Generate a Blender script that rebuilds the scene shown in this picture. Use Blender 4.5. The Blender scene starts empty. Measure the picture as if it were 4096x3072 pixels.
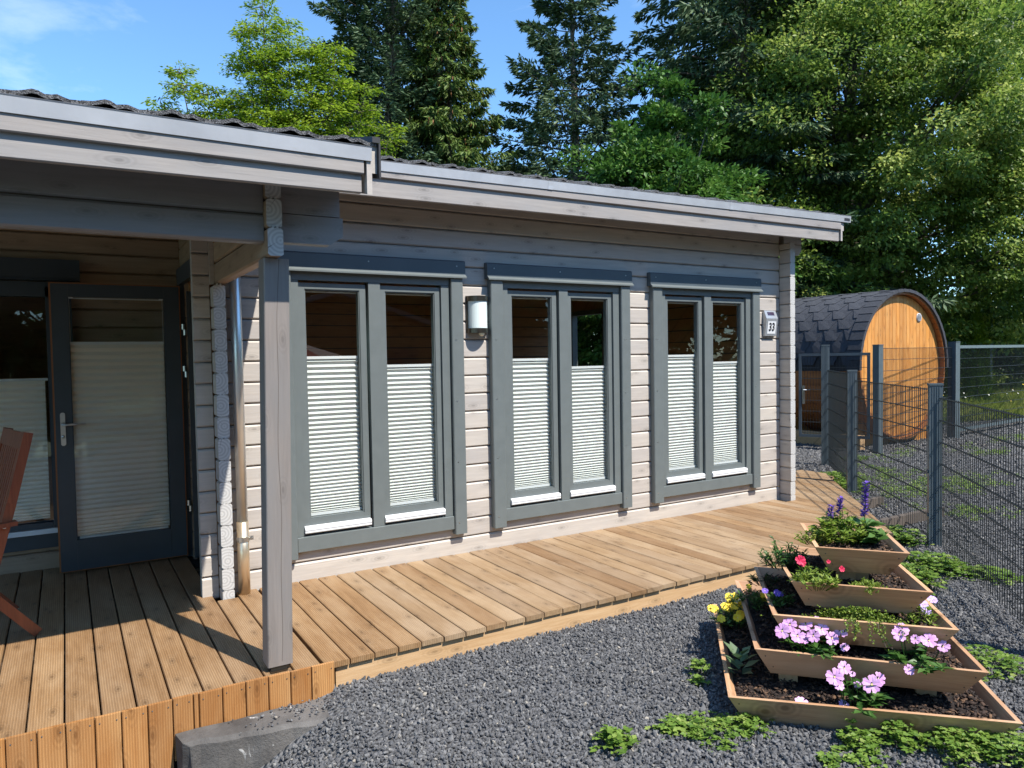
import bpy, math, random
import numpy as np
from mathutils import Vector, Matrix, Quaternion
random.seed(7); RNG = np.random.default_rng(11)
sc = bpy.context.scene
COL = sc.collection

# ---------------------------------------------------------------- camera
CAM = Vector((0.0, -5.635, 1.694))
YAW, PITCH, ROLL = 0.54522, -0.03721, -0.0169
cy, sy, cp, sp = math.cos(YAW), math.sin(YAW), math.cos(PITCH), math.sin(PITCH)
fwd = Vector((sy*cp, cy*cp, sp)); right = Vector((cy, -sy, 0)); up = right.cross(fwd)
r2 = right*math.cos(ROLL) + up*math.sin(ROLL); u2 = up*math.cos(ROLL) - right*math.sin(ROLL)
cam_d = bpy.data.cameras.new('camera'); cam = bpy.data.objects.new('camera', cam_d); COL.objects.link(cam)
cam.matrix_world = Matrix(((r2.x, u2.x, -fwd.x, CAM.x), (r2.y, u2.y, -fwd.y, CAM.y), (r2.z, u2.z, -fwd.z, CAM.z), (0, 0, 0, 1)))
cam_d.sensor_width = 36; cam_d.lens = 2940.8/4096*36; cam_d.clip_start = 0.05; cam_d.clip_end = 600
sc.camera = cam
def in_view(p, m=1.15):
    d = np.asarray(p) - np.array(CAM); z = d @ np.array(fwd)
    return (z > .3) & (abs(d @ np.array(r2))/np.maximum(z, .01) < .6963*m) & (abs(d @ np.array(u2))/np.maximum(z, .01) < .5222*m)

# ---------------------------------------------------------------- light
SUN = Vector((.36*math.cos(math.radians(54.8)), -.933*math.cos(math.radians(54.8)), math.sin(math.radians(54.8)))).normalized()
w = bpy.data.worlds.new('World'); sc.world = w; w.use_nodes = True
nt = w.node_tree; nt.nodes.clear()
def wn(t, **k):
    n = nt.nodes.new(t)
    for a, b in k.items(): setattr(n, a, b)
    return n
sky = wn('ShaderNodeTexSky', sky_type='NISHITA', sun_disc=False)
sky.sun_elevation = math.radians(54.8); sky.sun_rotation = math.atan2(SUN.x, SUN.y)
sky.altitude = 600; sky.air_density = 1.0; sky.dust_density = 0.1; sky.ozone_density = 3.0
bg = wn('ShaderNodeBackground'); bg.inputs[1].default_value = 0.15
wo = wn('ShaderNodeOutputWorld')
tc = wn('ShaderNodeTexCoord'); mp = wn('ShaderNodeMapping'); mp.inputs['Scale'].default_value = (3.2, 3.2, 9); mp.inputs['Rotation'].default_value = (0, .35, .3)
no = wn('ShaderNodeTexNoise'); no.inputs['Scale'].default_value = 1.5; no.inputs['Detail'].default_value = 7; no.inputs['Roughness'].default_value = .58; no.inputs['Distortion'].default_value = .35
cr = wn('ShaderNodeValToRGB'); cr.color_ramp.elements[0].position = .58; cr.color_ramp.elements[1].position = .84
mx = wn('ShaderNodeMix', data_type='RGBA'); mx.inputs[7].default_value = (5.6, 6.0, 6.6, 1)
ml = wn('ShaderNodeMath', operation='MULTIPLY'); ml.inputs[1].default_value = .34
L = nt.links.new
L(tc.outputs['Generated'], mp.inputs[0]); L(mp.outputs[0], no.inputs[0]); L(no.outputs[0], cr.inputs[0]); L(cr.outputs[0], ml.inputs[0])
L(ml.outputs[0], mx.inputs[0]); tn = wn('ShaderNodeMix', data_type='RGBA', blend_type='MULTIPLY'); tn.inputs[0].default_value = 1; tn.inputs[7].default_value = (.70, .91, 1.0, 1)
L(sky.outputs[0], tn.inputs[6]); L(tn.outputs[2], mx.inputs[6]); L(mx.outputs[2], bg.inputs[0]); L(bg.outputs[0], wo.inputs[0])
sd = bpy.data.lights.new('sun', 'SUN'); sd.energy = 4.3; sd.angle = math.radians(.53); sd.color = (1, .95, .87)
so = bpy.data.objects.new('sun', sd); COL.objects.link(so); so.rotation_mode = 'QUATERNION'; so.rotation_quaternion = SUN.to_track_quat('Z', 'Y')
sc.view_settings.view_transform = 'Standard'; sc.view_settings.look = 'None'; sc.view_settings.exposure = 0.92; sc.view_settings.gamma = 1
sc.cycles.max_bounces = 8; sc.cycles.transparent_max_bounces = 16; sc.cycles.diffuse_bounces = 5; sc.cycles.caustics_reflective = False; sc.cycles.caustics_refractive = False
sc.cycles.sample_clamp_indirect = 6

# ---------------------------------------------------------------- materials
class NT:
    def __init__(s, name):
        s.m = bpy.data.materials.new(name); s.m.use_nodes = True; s.t = s.m.node_tree; s.t.nodes.clear()
        s.out = s.n('ShaderNodeOutputMaterial')
    def n(s, t, ins=None, **k):
        x = s.t.nodes.new(t)
        for a, b in k.items(): setattr(x, a, b)
        if ins:
            for a, b in ins.items(): s.set(x.inputs[a], b)
        return x
    def set(s, i, v):
        if hasattr(v, 'is_linked') or isinstance(v, bpy.types.NodeSocket): s.t.links.new(v, i)
        else: i.default_value = v
    def math(s, op, a, b=0.0, c=0.0): return s.n('ShaderNodeMath', {0: a, 1: b, 2: c}, operation=op).outputs[0]
    def mix(s, f, a, b, mode='MIX'):
        a = (*a, 1) if isinstance(a, tuple) and len(a) == 3 else a; b = (*b, 1) if isinstance(b, tuple) and len(b) == 3 else b
        return s.n('ShaderNodeMix', {0: f, 6: a, 7: b}, data_type='RGBA', blend_type=mode).outputs[2]
    def ramp(s, f, stops):
        x = s.n('ShaderNodeValToRGB', {0: f}); e = x.color_ramp.elements
        while len(e) < len(stops): e.new(.5)
        for i, (p, c) in enumerate(stops):
            e[i].position = p; e[i].color = (*c, 1) if isinstance(c, tuple) else (c, c, c, 1)
        return x.outputs[0]
    def noise(s, vec, scale, detail=4, rough=.55, dist=0): return s.n('ShaderNodeTexNoise', {'Vector': vec, 'Scale': scale, 'Detail': detail, 'Roughness': rough, 'Distortion': dist}).outputs[0]
    def obj(s, rnd=True, scale=(1, 1, 1)):
        v = s.n('ShaderNodeTexCoord').outputs['Object']
        if rnd:
            r = s.n('ShaderNodeObjectInfo').outputs['Random']
            cx = s.n('ShaderNodeCombineXYZ', {0: s.math('MULTIPLY', r, 53.0), 1: s.math('MULTIPLY', r, 31.0), 2: s.math('MULTIPLY', r, 17.0)}).outputs[0]
            v = s.n('ShaderNodeVectorMath', {0: v, 1: cx}, operation='ADD').outputs[0]
        return s.n('ShaderNodeVectorMath', {0: v, 1: scale}, operation='MULTIPLY').outputs[0]
    def rand(s): return s.n('ShaderNodeObjectInfo').outputs['Random']
    def bsdf(s, col, rough=.6, bump=None, bs=.3, bd=.01, **k):
        ins = {'Base Color': (*col, 1) if isinstance(col, tuple) and len(col) == 3 else col, 'Roughness': rough}
        if bump is not None: ins['Normal'] = s.n('ShaderNodeBump', {'Height': bump, 'Strength': bs, 'Distance': bd}).outputs[0]
        for a, b in k.items(): ins[a.replace('_', ' ')] = b
        p = s.n('ShaderNodeBsdfPrincipled', ins); s.t.links.new(p.outputs[0], s.out.inputs[0]); return p

def wood(name, light, dark, axis='x', rough=.6, knots=1.0, blotch=None, groove=None, tint=.16, bs=.35, knotcol=None, gs=1.0):
    m = NT(name)
    a = {'x': 0, 'y': 1, 'z': 2}[axis]
    st = [gs*9.0]*3; st[a] = .7
    v = m.obj(True, tuple(st))
    g = m.noise(v, 3.2, 8, .62, .8)
    st2 = [gs*38.0]*3; st2[a] = 1.6
    g2 = m.noise(m.obj(True, tuple(st2)), 2.0, 3, .6, .4)
    f = m.math('ADD', m.math('MULTIPLY', g, .65), m.math('MULTIPLY', g2, .35))
    c = m.mix(m.ramp(f, [(.32, 1.0), (.68, 0.0)]), light, dark)
    if blotch:
        b = m.noise(m.obj(True, tuple(1.0 if i == a else 3.0 for i in range(3))), 1.6, 5, .6)
        c = m.mix(m.math('MULTIPLY', m.ramp(b, [(.42, 0.0), (.72, 1.0)]), .7), c, blotch)
    if knots:
        sp_ = m.n('ShaderNodeSeparateXYZ', {0: m.obj(True)}).outputs; o_ = [i for i in range(3) if i != a]
        wv = m.math('MULTIPLY', m.noise(m.obj(True, (2, 2, 2)), 1.5, 2), .25)
        kv = m.n('ShaderNodeCombineXYZ', {0: m.math('ADD', m.math('MULTIPLY', sp_[a], 2.7), wv), 1: m.math('MULTIPLY', m.math('ADD', sp_[o_[0]], sp_[o_[1]]), 7.0), 2: 0.0}).outputs[0]
        vo = m.n('ShaderNodeTexVoronoi', {'Vector': kv, 'Scale': 1.0}, voronoi_dimensions='2D').outputs[0]
        kc = knotcol or tuple(x*.42 for x in dark)
        c = m.mix(m.math('MULTIPLY', m.ramp(vo, [(.035, 1.0), (.075, .35), (.14, 0.0)]), .62*knots), c, kc)
        ring = m.math('SINE', m.math('MULTIPLY', vo, 70.0))
        halo = m.math('MULTIPLY', m.ramp(vo, [(.12, 1.0), (.3, 0.0)]), m.math('MULTIPLY', m.math('ADD', ring, 1.0), .16*knots))
        c = m.mix(halo, c, kc)
    r = m.rand()
    k = m.math('ADD', 1-tint, m.math('MULTIPLY', r, 2*tint))
    c = m.mix(1.0, c, m.n('ShaderNodeCombineColor', {0: k, 1: k, 2: m.math('ADD', m.math('MULTIPLY', k, .8), .19)}).outputs[0], 'MULTIPLY')
    h = f
    if groove:      # milled ribs along the board
        o = m.n('ShaderNodeSeparateXYZ', {0: m.n('ShaderNodeTexCoord').outputs['Object']}).outputs[groove[0]]
        gsn = m.math('SINE', m.math('MULTIPLY', o, 2*math.pi/groove[1]))
        pr = m.ramp(gsn, [(0.0, 0.0), (.45, 1.0)])
        c = m.mix(m.math('MULTIPLY', m.math('SUBTRACT', 1.0, pr), .38), c, tuple(x*.55 for x in dark))
        h = m.math('ADD', m.math('MULTIPLY', f, .5), m.math('MULTIPLY', pr, .8))
    m.bsdf(c, rough, h, bs, .004)
    return m.m

def endgrain(name, light, dark, off=(0, .02)):
    m = NT(name); v = m.n('ShaderNodeTexCoord').outputs['Object']; s = m.n('ShaderNodeSeparateXYZ', {0: v})
    r = m.rand()
    x = m.math('ADD', s.outputs[0], m.math('MULTIPLY', m.math('SUBTRACT', r, .4), .07)); z = m.math('ADD', s.outputs[2], m.math('MULTIPLY', m.math('SUBTRACT', m.math('FRACT', m.math('MULTIPLY', r, 7.3)), .5), .05))
    d = m.math('SQRT', m.math('ADD', m.math('MULTIPLY', x, x), m.math('MULTIPLY', z, z)))
    d = m.math('ADD', d, m.math('MULTIPLY', m.noise(v, 9, 1), .012))
    ri = m.math('SINE', m.math('MULTIPLY', d, 300.0))
    an = m.math('ARCTAN2', z, x); cr_ = m.noise(m.n('ShaderNodeCombineXYZ', {0: m.math('MULTIPLY', an, 3.0), 1: m.math('MULTIPLY', r, 40.0), 2: d}).outputs[0], 3.0, 2)
    f = m.math('MULTIPLY', m.math('ADD', ri, 1.0), .22)
    c = m.mix(f, light, dark); c = m.mix(m.ramp(cr_, [(.66, 0.0), (.7, .7)]), c, tuple(x_*.35 for x_ in dark))
    c = m.mix(m.math('MULTIPLY', m.noise(v, 6, 2), .22), c, dark)
    m.bsdf(c, .75, ri, .08, .001); return m.m

def plain(name, col, rough=.5, metal=0, ns=0, nscale=20, var=None, bs=.15, **k):
    m = NT(name); c = col; v = m.obj(True)
    nn = m.noise(v, nscale, 5)
    if var: c = m.mix(m.ramp(nn, [(.3, 0.0), (.7, 1.0)]), col, var)
    m.bsdf(c, rough, nn if ns else None, bs, .003, Metallic=metal, **k); return m.m

GL = (.525, .475, .425); GD = (.395, .352, .315)
M = {}
M['log'] = wood('grey_glazed_spruce', GL, GD, 'x', .55, .75, (.40, .375, .355), tint=.08)
M['logy'] = wood('grey_glazed_spruce_deep', GL, GD, 'y', .6, .6, (.30, .285, .28), tint=.09)
M['logb'] = wood('shade_browned_porch_log', (.42, .30, .20), (.27, .185, .12), 'x', .55, .7, (.33, .24, .17), tint=.09)  # log wood with the porch's warm brown shade put into its colour
M['logby'] = wood('shade_browned_return_log', (.42, .30, .20), (.27, .185, .12), 'y', .55, .7, (.33, .24, .17), tint=.09)  # same painted shade tone, for return wall and side beam
M['logz'] = wood('grey_glazed_post', (.26, .222, .198), (.185, .158, .142), 'z', .5, .55, (.20, .19, .185), tint=.05)
M['fascia'] = wood('grey_glazed_fascia', (.36, .325, .30), (.26, .235, .22), 'x', .5, .7, (.27, .262, .262), tint=.06)
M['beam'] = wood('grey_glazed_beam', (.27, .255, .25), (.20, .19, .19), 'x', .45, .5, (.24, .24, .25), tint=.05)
M['end'] = endgrain('log_end_grain', (.56, .55, .53), (.20, .195, .19))
M['deck'] = wood('ribbed_deck_board', (.345, .205, .098), (.20, .105, .042), 'y', .62, .9, (.42, .285, .165), groove=(0, .0118), tint=.13, bs=.6)
M['deckw'] = wood('bleached_deck_board', (.40, .265, .145), (.25, .15, .073), 'y', .65, .9, (.48, .355, .235), groove=(0, .0118), tint=.12, bs=.6)
M['plank'] = wood('amber_pine_plank', (.50, .245, .085), (.34, .135, .035), 'z', .5, 1.0, (.55, .32, .14), groove=(0, .0118), tint=.17, bs=.4)
M['pine'] = wood('fresh_pine', (.62, .42, .235), (.47, .28, .13), 'x', .6, .8, None, tint=.06)
M['tray'] = wood('larch_tray_board', (.60, .36, .20), (.37, .185, .09), 'x', .5, 1.1, (.66, .44, .28), tint=.12)
M['trayg'] = wood('larch_tray_board_side', (.40, .26, .18), (.22, .15, .11), 'y', .6, .8, (.25, .21, .185), tint=.12)
M['teak'] = wood('teak', (.30, .085, .035), (.16, .035, .015), 'z', .4, .2, None, tint=.1)
M['barrel'] = wood('amber_spruce', (.64, .29, .07), (.50, .19, .035), 'z', .5, .8, (.68, .36, .12), tint=.13)
M['barrely'] = wood('amber_spruce_stave', (.38, .15, .045), (.25, .085, .025), 'y', .5, .7, None, tint=.12)
M['room'] = wood('interior_spruce', (.62, .34, .15), (.46, .22, .085), 'x', .6, .6, None, tint=.1)
M['anth'] = plain('anthracite_paint', (.122, .140, .140), .40, 0, 1, var=(.138, .157, .156), nscale=9, bs=.1)
M['anthd'] = plain('anthracite_sheet', (.072, .09, .102), .36, var=(.083, .102, .115), nscale=4)
M['white'] = plain('white_powder_coat', (.72, .73, .74), .35)
M['door'] = plain('door_anthracite', (.042, .055, .066), .4, var=(.05, .063, .074), nscale=5)
M['dooredge'] = plain('door_edge_wood', (.30, .11, .035), .5)
M['zinc'] = plain('bright_zinc_sheet', (.47, .48, .50), .36, .4, 1, 5, (.58, .59, .61), .08)
M['pipe'] = plain('galvanised_pipe', (.70, .71, .70), .34, .85, 1, 8, (.75, .75, .72), .05)
M['steel'] = plain('brushed_steel', (.60, .60, .58), .32, 1.0)
M['dsteel'] = plain('dark_bronze_steel', (.12, .105, .085), .3, .9)
M['opal'] = plain('opal_glass', (.70, .78, .76), .25)
M['blackfelt'] = plain('black_flashing', (.02, .02, .024), .6)
M['fence'] = plain('anthracite_fence_steel', (.08, .105, .12), .36, 0, var=(.095, .122, .138), nscale=10)
M['print'] = plain('black_print', (.012, .012, .014), .5)
M['panelw'] = plain('white_panel', (.66, .67, .68), .4)
M['solar'] = plain('solar_cell', (.05, .035, .06), .15)
M['silver'] = plain('silver_plastic', (.42, .44, .46), .35, .5)
M['core'] = plain('log_core', (.10, .08, .065), .8)
M['curb'] = None
M['mesh'] = plain('dark_fence_rod', (.020, .026, .030), .45)
M['petalp'] = plain('pink_petal', (.62, .28, .57), .6, var=(.72, .42, .68), nscale=30, Subsurface_Weight=0.0)
M['petalc'] = plain('petal_eye', (.75, .6, .25), .6)
M['petaly'] = plain('yellow_petal', (.85, .60, .03), .6)
M['petalr'] = plain('crimson_petal', (.62, .02, .08), .55)
M['petalv'] = plain('violet_petal', (.10, .045, .32), .6, var=(.17, .08, .45), nscale=60)
M['petall'] = plain('lilac_petal', (.50, .36, .74), .6)
M['bark'] = plain('bark', (.10, .075, .055), .9, 0, 1, 12, (.17, .14, .115), .6)
M['asph'] = None

def glass_mat(name, tint, refl=2.0):
    m = NT(name)
    fr = m.n('ShaderNodeFresnel', {'IOR': 1.5}).outputs[0]
    t = m.n('ShaderNodeBsdfTransparent', {0: (*tint, 1)}).outputs[0]; g = m.n('ShaderNodeBsdfGlossy', {'Color': (.95, .97, 1, 1), 'Roughness': 0.0}).outputs[0]
    x = m.n('ShaderNodeMixShader', {0: m.math('MULTIPLY', m.math('MINIMUM', m.math('MULTIPLY', fr, refl), 1.0), m.math('SUBTRACT', 1.0, m.n('ShaderNodeNewGeometry').outputs['Backfacing'])), 1: t, 2: g}).outputs[0]
    m.t.links.new(x, m.out.inputs[0]); return m.m
M['glass'] = glass_mat('window_glass', (.95, .96, .95), 1.15)
M['dglass'] = glass_mat('door_glass', (.93, .94, .93), 1.0)

def blind_mat(name, col, tr, k=.22):
    m = NT(name); d = m.n('ShaderNodeBsdfDiffuse', {0: (*col, 1)}).outputs[0]; t = m.n('ShaderNodeBsdfTranslucent', {0: (*tr, 1)}).outputs[0]
    m.t.links.new(m.n('ShaderNodeMixShader', {0: k, 1: d, 2: t}).outputs[0], m.out.inputs[0]); return m.m
M['blind'] = blind_mat('white_pleated_fabric', (.80, .82, .80), (.8, .8, .72))
M['blindc'] = blind_mat('cream_pleated_fabric', (.90, .83, .73), (.8, .7, .58), .04)

def leaf_mat(name, cols, tr=.35, trc=None, rough=.5, spec=.35):
    m = NT(name)
    at = m.n('ShaderNodeAttribute', attribute_name='tint').outputs['Fac']
    c = m.ramp(at, [(i/(len(cols)-1), c_) for i, c_ in enumerate(cols)])
    p = m.bsdf(c, rough); p.inputs['Specular IOR Level'].default_value = spec
    t = m.n('ShaderNodeBsdfTranslucent', {0: m.mix(1.0, c, trc or (1.0, 1.0, .55), 'MULTIPLY') if False else c}).outputs[0]
    m.t.links.new(m.n('ShaderNodeMixShader', {0: tr, 1: p.outputs[0], 2: t}).outputs[0], m.out.inputs[0]); return m.m
M['hornbeam'] = leaf_mat('hornbeam_leaf', [(.046, .095, .018), (.105, .18, .03), (.22, .315, .052), (.42, .48, .125)], .45)
M['spruce'] = leaf_mat('spruce_needles', [(.018, .042, .02), (.035, .072, .03), (.06, .11, .045), (.10, .16, .065)], .15, rough=.6)
M['spruceb'] = leaf_mat('blue_spruce_needles', [(.026, .052, .024), (.055, .10, .044), (.10, .16, .072), (.19, .25, .125)], .15, rough=.6)
M['sprucey'] = leaf_mat('norway_spruce_needles', [(.035, .068, .014), (.075, .125, .022), (.13, .19, .032), (.20, .26, .055)], .2, rough=.6)
M['lime'] = leaf_mat('fresh_green_leaf', [(.10, .17, .012), (.19, .30, .02), (.30, .42, .03), (.42, .52, .06)], .5)
M['broad'] = leaf_mat('glossy_green_leaf', [(.02, .06, .012), (.05, .13, .02), (.09, .20, .032), (.17, .28, .06)], .3, rough=.5, spec=.3)
M['hedge'] = leaf_mat('dark_hedge_leaf', [(.01, .02, .006), (.02, .04, .01), (.04, .065, .015), (.08, .11, .03)], .3)
M['weed'] = leaf_mat('weed_leaf', [(.07, .14, .02), (.13, .23, .035), (.21, .32, .055), (.36, .42, .12)], .4)
M['grass'] = leaf_mat('meadow_grass', [(.17, .24, .03), (.26, .33, .05), (.36, .40, .09), (.48, .48, .18)], .5)
M['plant'] = leaf_mat('bedding_leaf', [(.025, .075, .015), (.05, .12, .022), (.08, .17, .035), (.13, .22, .06)], .3, rough=.4)
M['plantl'] = leaf_mat('light_bedding_leaf', [(.10, .17, .02), (.17, .26, .03), (.25, .34, .05), (.36, .42, .10)], .4)
M['sage'] = leaf_mat('sage_leaf', [(.06, .12, .05), (.10, .17, .08), (.14, .21, .11), (.2, .27, .15)], .3)
M['daisy'] = plain('daisy_petal', (.75, .75, .68), .6)

def gravel_mat(name, a, b, c3, ground=False):
    m = NT(name)
    if ground:
        v = m.n('ShaderNodeTexCoord').outputs['Object']
        vo = m.n('ShaderNodeTexVoronoi', {'Vector': v, 'Scale': 38.0}); r = m.n('ShaderNodeSeparateColor', {0: vo.outputs['Color']}).outputs[0]
        big = m.noise(v, 1.3, 4)
        c = m.ramp(r, [(0, a), (.6, b), (1, c3)]); c = m.mix(m.math('MULTIPLY', m.ramp(big, [(.4, 0.0), (.7, 1.0)]), .3), c, (.12, .115, .10))
        m.bsdf(c, .85, m.math('SUBTRACT', 1.0, vo.outputs[0]), 1.0, .03)
    else:
        r = m.n('ShaderNodeAttribute', attribute_name='tint', attribute_type='INSTANCER').outputs['Fac']
        c = m.ramp(r, [(0, a), (.55, b), (.9, c3), (.985, (.30, .285, .26)), (1, (.48, .42, .33))])
        c = m.mix(m.math('MULTIPLY', m.noise(m.n('ShaderNodeTexCoord').outputs['Object'], 3.0, 4), .5), c, b)
        m.bsdf(c, .72, m.noise(m.n('ShaderNodeTexCoord').outputs['Object'], 9.0, 3), .4, .05)
    return m.m
GA, GB, GC = (.072, .072, .074), (.124, .123, .126), (.215, .213, .21)
M['gravel'] = gravel_mat('basalt_gravel', GA, GB, GC); M['gravelg'] = gravel_mat('basalt_gravel_bed', GA, GB, (.13, .135, .15), True)

m = NT('weathered_concrete'); v = m.n('ShaderNodeTexCoord').outputs['Object']
c = m.mix(m.ramp(m.noise(v, 3.0, 6, .65), [(.35, 0.0), (.65, 1.0)]), (.052, .047, .043), (.14, .13, .12))
c = m.mix(m.ramp(m.noise(v, 7.0, 8, .7, .6), [(.64, 0.0), (.70, 1.0)]), c, (.5, .49, .47))
m.bsdf(c, .85, m.noise(v, 60, 8, .7), .8, .01); M['curb'] = m.m
m = NT('forest_floor'); v = m.n('ShaderNodeTexCoord').outputs['Object']
m.bsdf(m.mix(m.ramp(m.noise(v, 2.0, 6), [(.35, 0.0), (.65, 1.0)]), (.04, .06, .015), (.10, .14, .03)), .95, m.noise(v, 25, 6), 1.0, .1); M['earth'] = m.m
m = NT('bark_mulch'); v = m.obj(True)
m.bsdf(m.ramp(m.noise(v, 45, 5, .7), [(.3, (.008, .005, .004)), (.6, (.028, .016, .011)), (.8, (.10, .055, .03))]), .9, m.noise(v, 55, 6, .7), 1.0, .03); M['soil'] = m.m
m = NT('mulch_chip'); m.bsdf(m.ramp(m.n('ShaderNodeNewGeometry').outputs['Random Per Island'], [(0, (.012, .007, .005)), (.7, (.045, .024, .015)), (1, (.17, .095, .05))]), .85); M['chip'] = m.m
m = NT('bitumen_shingle'); v = m.obj(True)
r = m.rand(); k = m.math('ADD', .93, m.math('MULTIPLY', r, .14))
c = m.mix(m.noise(v, 160, 2), (.032, .035, .044), (.062, .066, .078)); c = m.mix(1.0, c, m.n('ShaderNodeCombineColor', {0: k, 1: k, 2: k}).outputs[0], 'MULTIPLY')
m.bsdf(c, .85, m.noise(v, 220, 2), .5, .01); M['shingle'] = m.m
m = NT('granulated_roof_tile'); v = m.n('ShaderNodeTexCoord').outputs['Object']
m.bsdf(m.mix(m.ramp(m.noise(v, 150, 3, .7), [(.42, 0.0), (.62, 1.0)]), (.018, .018, .021), (.26, .26, .27)), .7, m.noise(v, 130, 3, .7), 1.0, .02); M['tile'] = m.m

# ---------------------------------------------------------------- builders
WL = {}
class MB:
    def __init__(s): s.v = []; s.f = []; s.mi = []
    def poly(s, vs, fs, mi=0):
        b = len(s.v); s.v += [tuple(x) for x in vs]; s.f += [tuple(b+i for i in f) for f in fs]
        s.mi += [mi]*len(fs) if isinstance(mi, int) else list(mi)
        return s
    def box(s, x0, x1, y0, y1, z0, z1, mi=0):
        return s.poly([(x, y, z) for x in (x0, x1) for y in (y0, y1) for z in (z0, z1)],
                      [(0, 1, 3, 2), (4, 6, 7, 5), (0, 4, 5, 1), (2, 3, 7, 6), (0, 2, 6, 4), (1, 5, 7, 3)], mi)
    def prism(s, pts, axis, a, b, mi=0, cap=None, sa=(0, 0), sb=(0, 0)):
        """pts: 2-D profile in the two other axes (x,y,z order), extruded from a to b; sa/sb shift the ends"""
        def P(t, p, sh):
            u, v_ = p[0]+sh[0], p[1]+sh[1]
            return (t, u, v_) if axis == 'x' else (u, t, v_) if axis == 'y' else (u, v_, t)
        n = len(pts); A = [P(a[i] if isinstance(a, (list, tuple)) else a, p, sa) for i, p in enumerate(pts)]; B = [P(b[i] if isinstance(b, (list, tuple)) else b, p, sb) for i, p in enumerate(pts)]
        fs = [(i, (i+1) % n, n+(i+1) % n, n+i) for i in range(n)] + [tuple(range(n))[::-1], tuple(range(n, 2*n))]
        cm = mi if cap is None else cap
        return s.poly(A+B, fs, [mi]*n+[cm, cm])
    def tube(s, pts, r, n=8, mi=0, caps=True):
        pts = [Vector(p) for p in pts]; rs = r if isinstance(r, (list, tuple)) else [r]*len(pts)
        ring = []; prev = None
        for i, p in enumerate(pts):
            d = (pts[min(i+1, len(pts)-1)]-pts[max(i-1, 0)]).normalized()
            a = prev if prev is not None else (Vector((0, 0, 1)) if abs(d.z) < .9 else Vector((1, 0, 0)))
            x = (a-d*a.dot(d)).normalized(); prev = x; y = d.cross(x)
            ring.append([p+(x*math.cos(t)+y*math.sin(t))*rs[i] for t in [2*math.pi*k/n for k in range(n)]])
        b = len(pts); vs = [q for rr in ring for q in rr]
        fs = [(i*n+k, i*n+(k+1) % n, (i+1)*n+(k+1) % n, (i+1)*n+k) for i in range(b-1) for k in range(n)]
        if caps: fs += [tuple(range(n))[::-1], tuple(range((b-1)*n, b*n))]
        return s.poly(vs, fs, mi)
    def hexa(s, A, B, mi=0):      # A,B quads of 4 points each
        return s.poly(list(A)+list(B), [(0, 3, 2, 1), (4, 5, 6, 7), (0, 1, 5, 4), (1, 2, 6, 5), (2, 3, 7, 6), (3, 0, 4, 7)], mi)
    def mesh(s, name, mats, at=(0, 0, 0), smooth=False):
        me = bpy.data.meshes.new(name); a = Vector(at)
        me.from_pydata([(x-a.x, y-a.y, z-a.z) for x, y, z in s.v], [], s.f)
        for m_ in (mats if isinstance(mats, (list, tuple)) else [mats]): me.materials.append(m_)
        if any(s.mi): me.polygons.foreach_set('material_index', s.mi)
        if smooth: me.polygons.foreach_set('use_smooth', [True]*len(s.f))
        me.update(); fixn(me); return me
import bmesh
def fixn(me):
    bm = bmesh.new(); bm.from_mesh(me); bmesh.ops.recalc_face_normals(bm, faces=bm.faces); bm.to_mesh(me); bm.free()
def link(o, parent=None, at=(0, 0, 0)):
    COL.objects.link(o); a = Vector(at)
    if parent is not None: o.parent = parent; o.location = a-WL[parent]
    else: o.location = a
    WL[o] = a; return o
def add(name, mb, mats, parent=None, at=(0, 0, 0), smooth=False, **tags):
    if parent is not None and at == (0, 0, 0) : at = tuple(WL[parent])
    o = bpy.data.objects.new(name, mb.mesh(name, mats, at, smooth)); link(o, parent, at)
    for k, v_ in tags.items(): o[k] = v_
    return o
def inst(name, me, at, parent=None, rot=None, **tags):
    o = bpy.data.objects.new(name, me); link(o, parent, at)
    if rot is not None: o.rotation_euler = rot
    for k, v_ in tags.items(): o[k] = v_
    return o
def thing(name, label, cat, at=(0, 0, 0), group=None, rot=None):
    o = bpy.data.objects.new(name, None); o.empty_display_size = .2; link(o, None, at); o['label'] = label; o['category'] = cat
    if group: o['group'] = group
    if rot is not None: o.rotation_euler = rot
    return o
def tagt(o, label, cat, group=None):
    o['label'] = label; o['category'] = cat
    if group: o['group'] = group
    return o
def npmesh(name, V, F, mats, tint=None, mi=None, smooth=False):
    """V (n,3), F (m,k) arrays -> mesh quickly"""
    me = bpy.data.meshes.new(name); m_, k = F.shape
    me.vertices.add(len(V)); me.vertices.foreach_set('co', np.ascontiguousarray(V, dtype=np.float32).ravel())
    me.loops.add(m_*k); me.loops.foreach_set('vertex_index', F.astype(np.int32).ravel())
    me.polygons.add(m_); me.polygons.foreach_set('loop_start', np.arange(0, m_*k, k, dtype=np.int32)); me.polygons.foreach_set('loop_total', np.full(m_, k, dtype=np.int32))
    for x in (mats if isinstance(mats, (list, tuple)) else [mats]): me.materials.append(x)
    if mi is not None: me.polygons.foreach_set('material_index', mi.astype(np.int32))
    me.update(calc_edges=True)
    if tint is not None:
        a = me.attributes.new('tint', 'FLOAT', 'FACE'); a.data.foreach_set('value', np.clip(tint, 0, 1).astype(np.float32))
    return me
def unit(v): return v/np.maximum(np.linalg.norm(v, axis=-1, keepdims=True), 1e-9)
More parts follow.
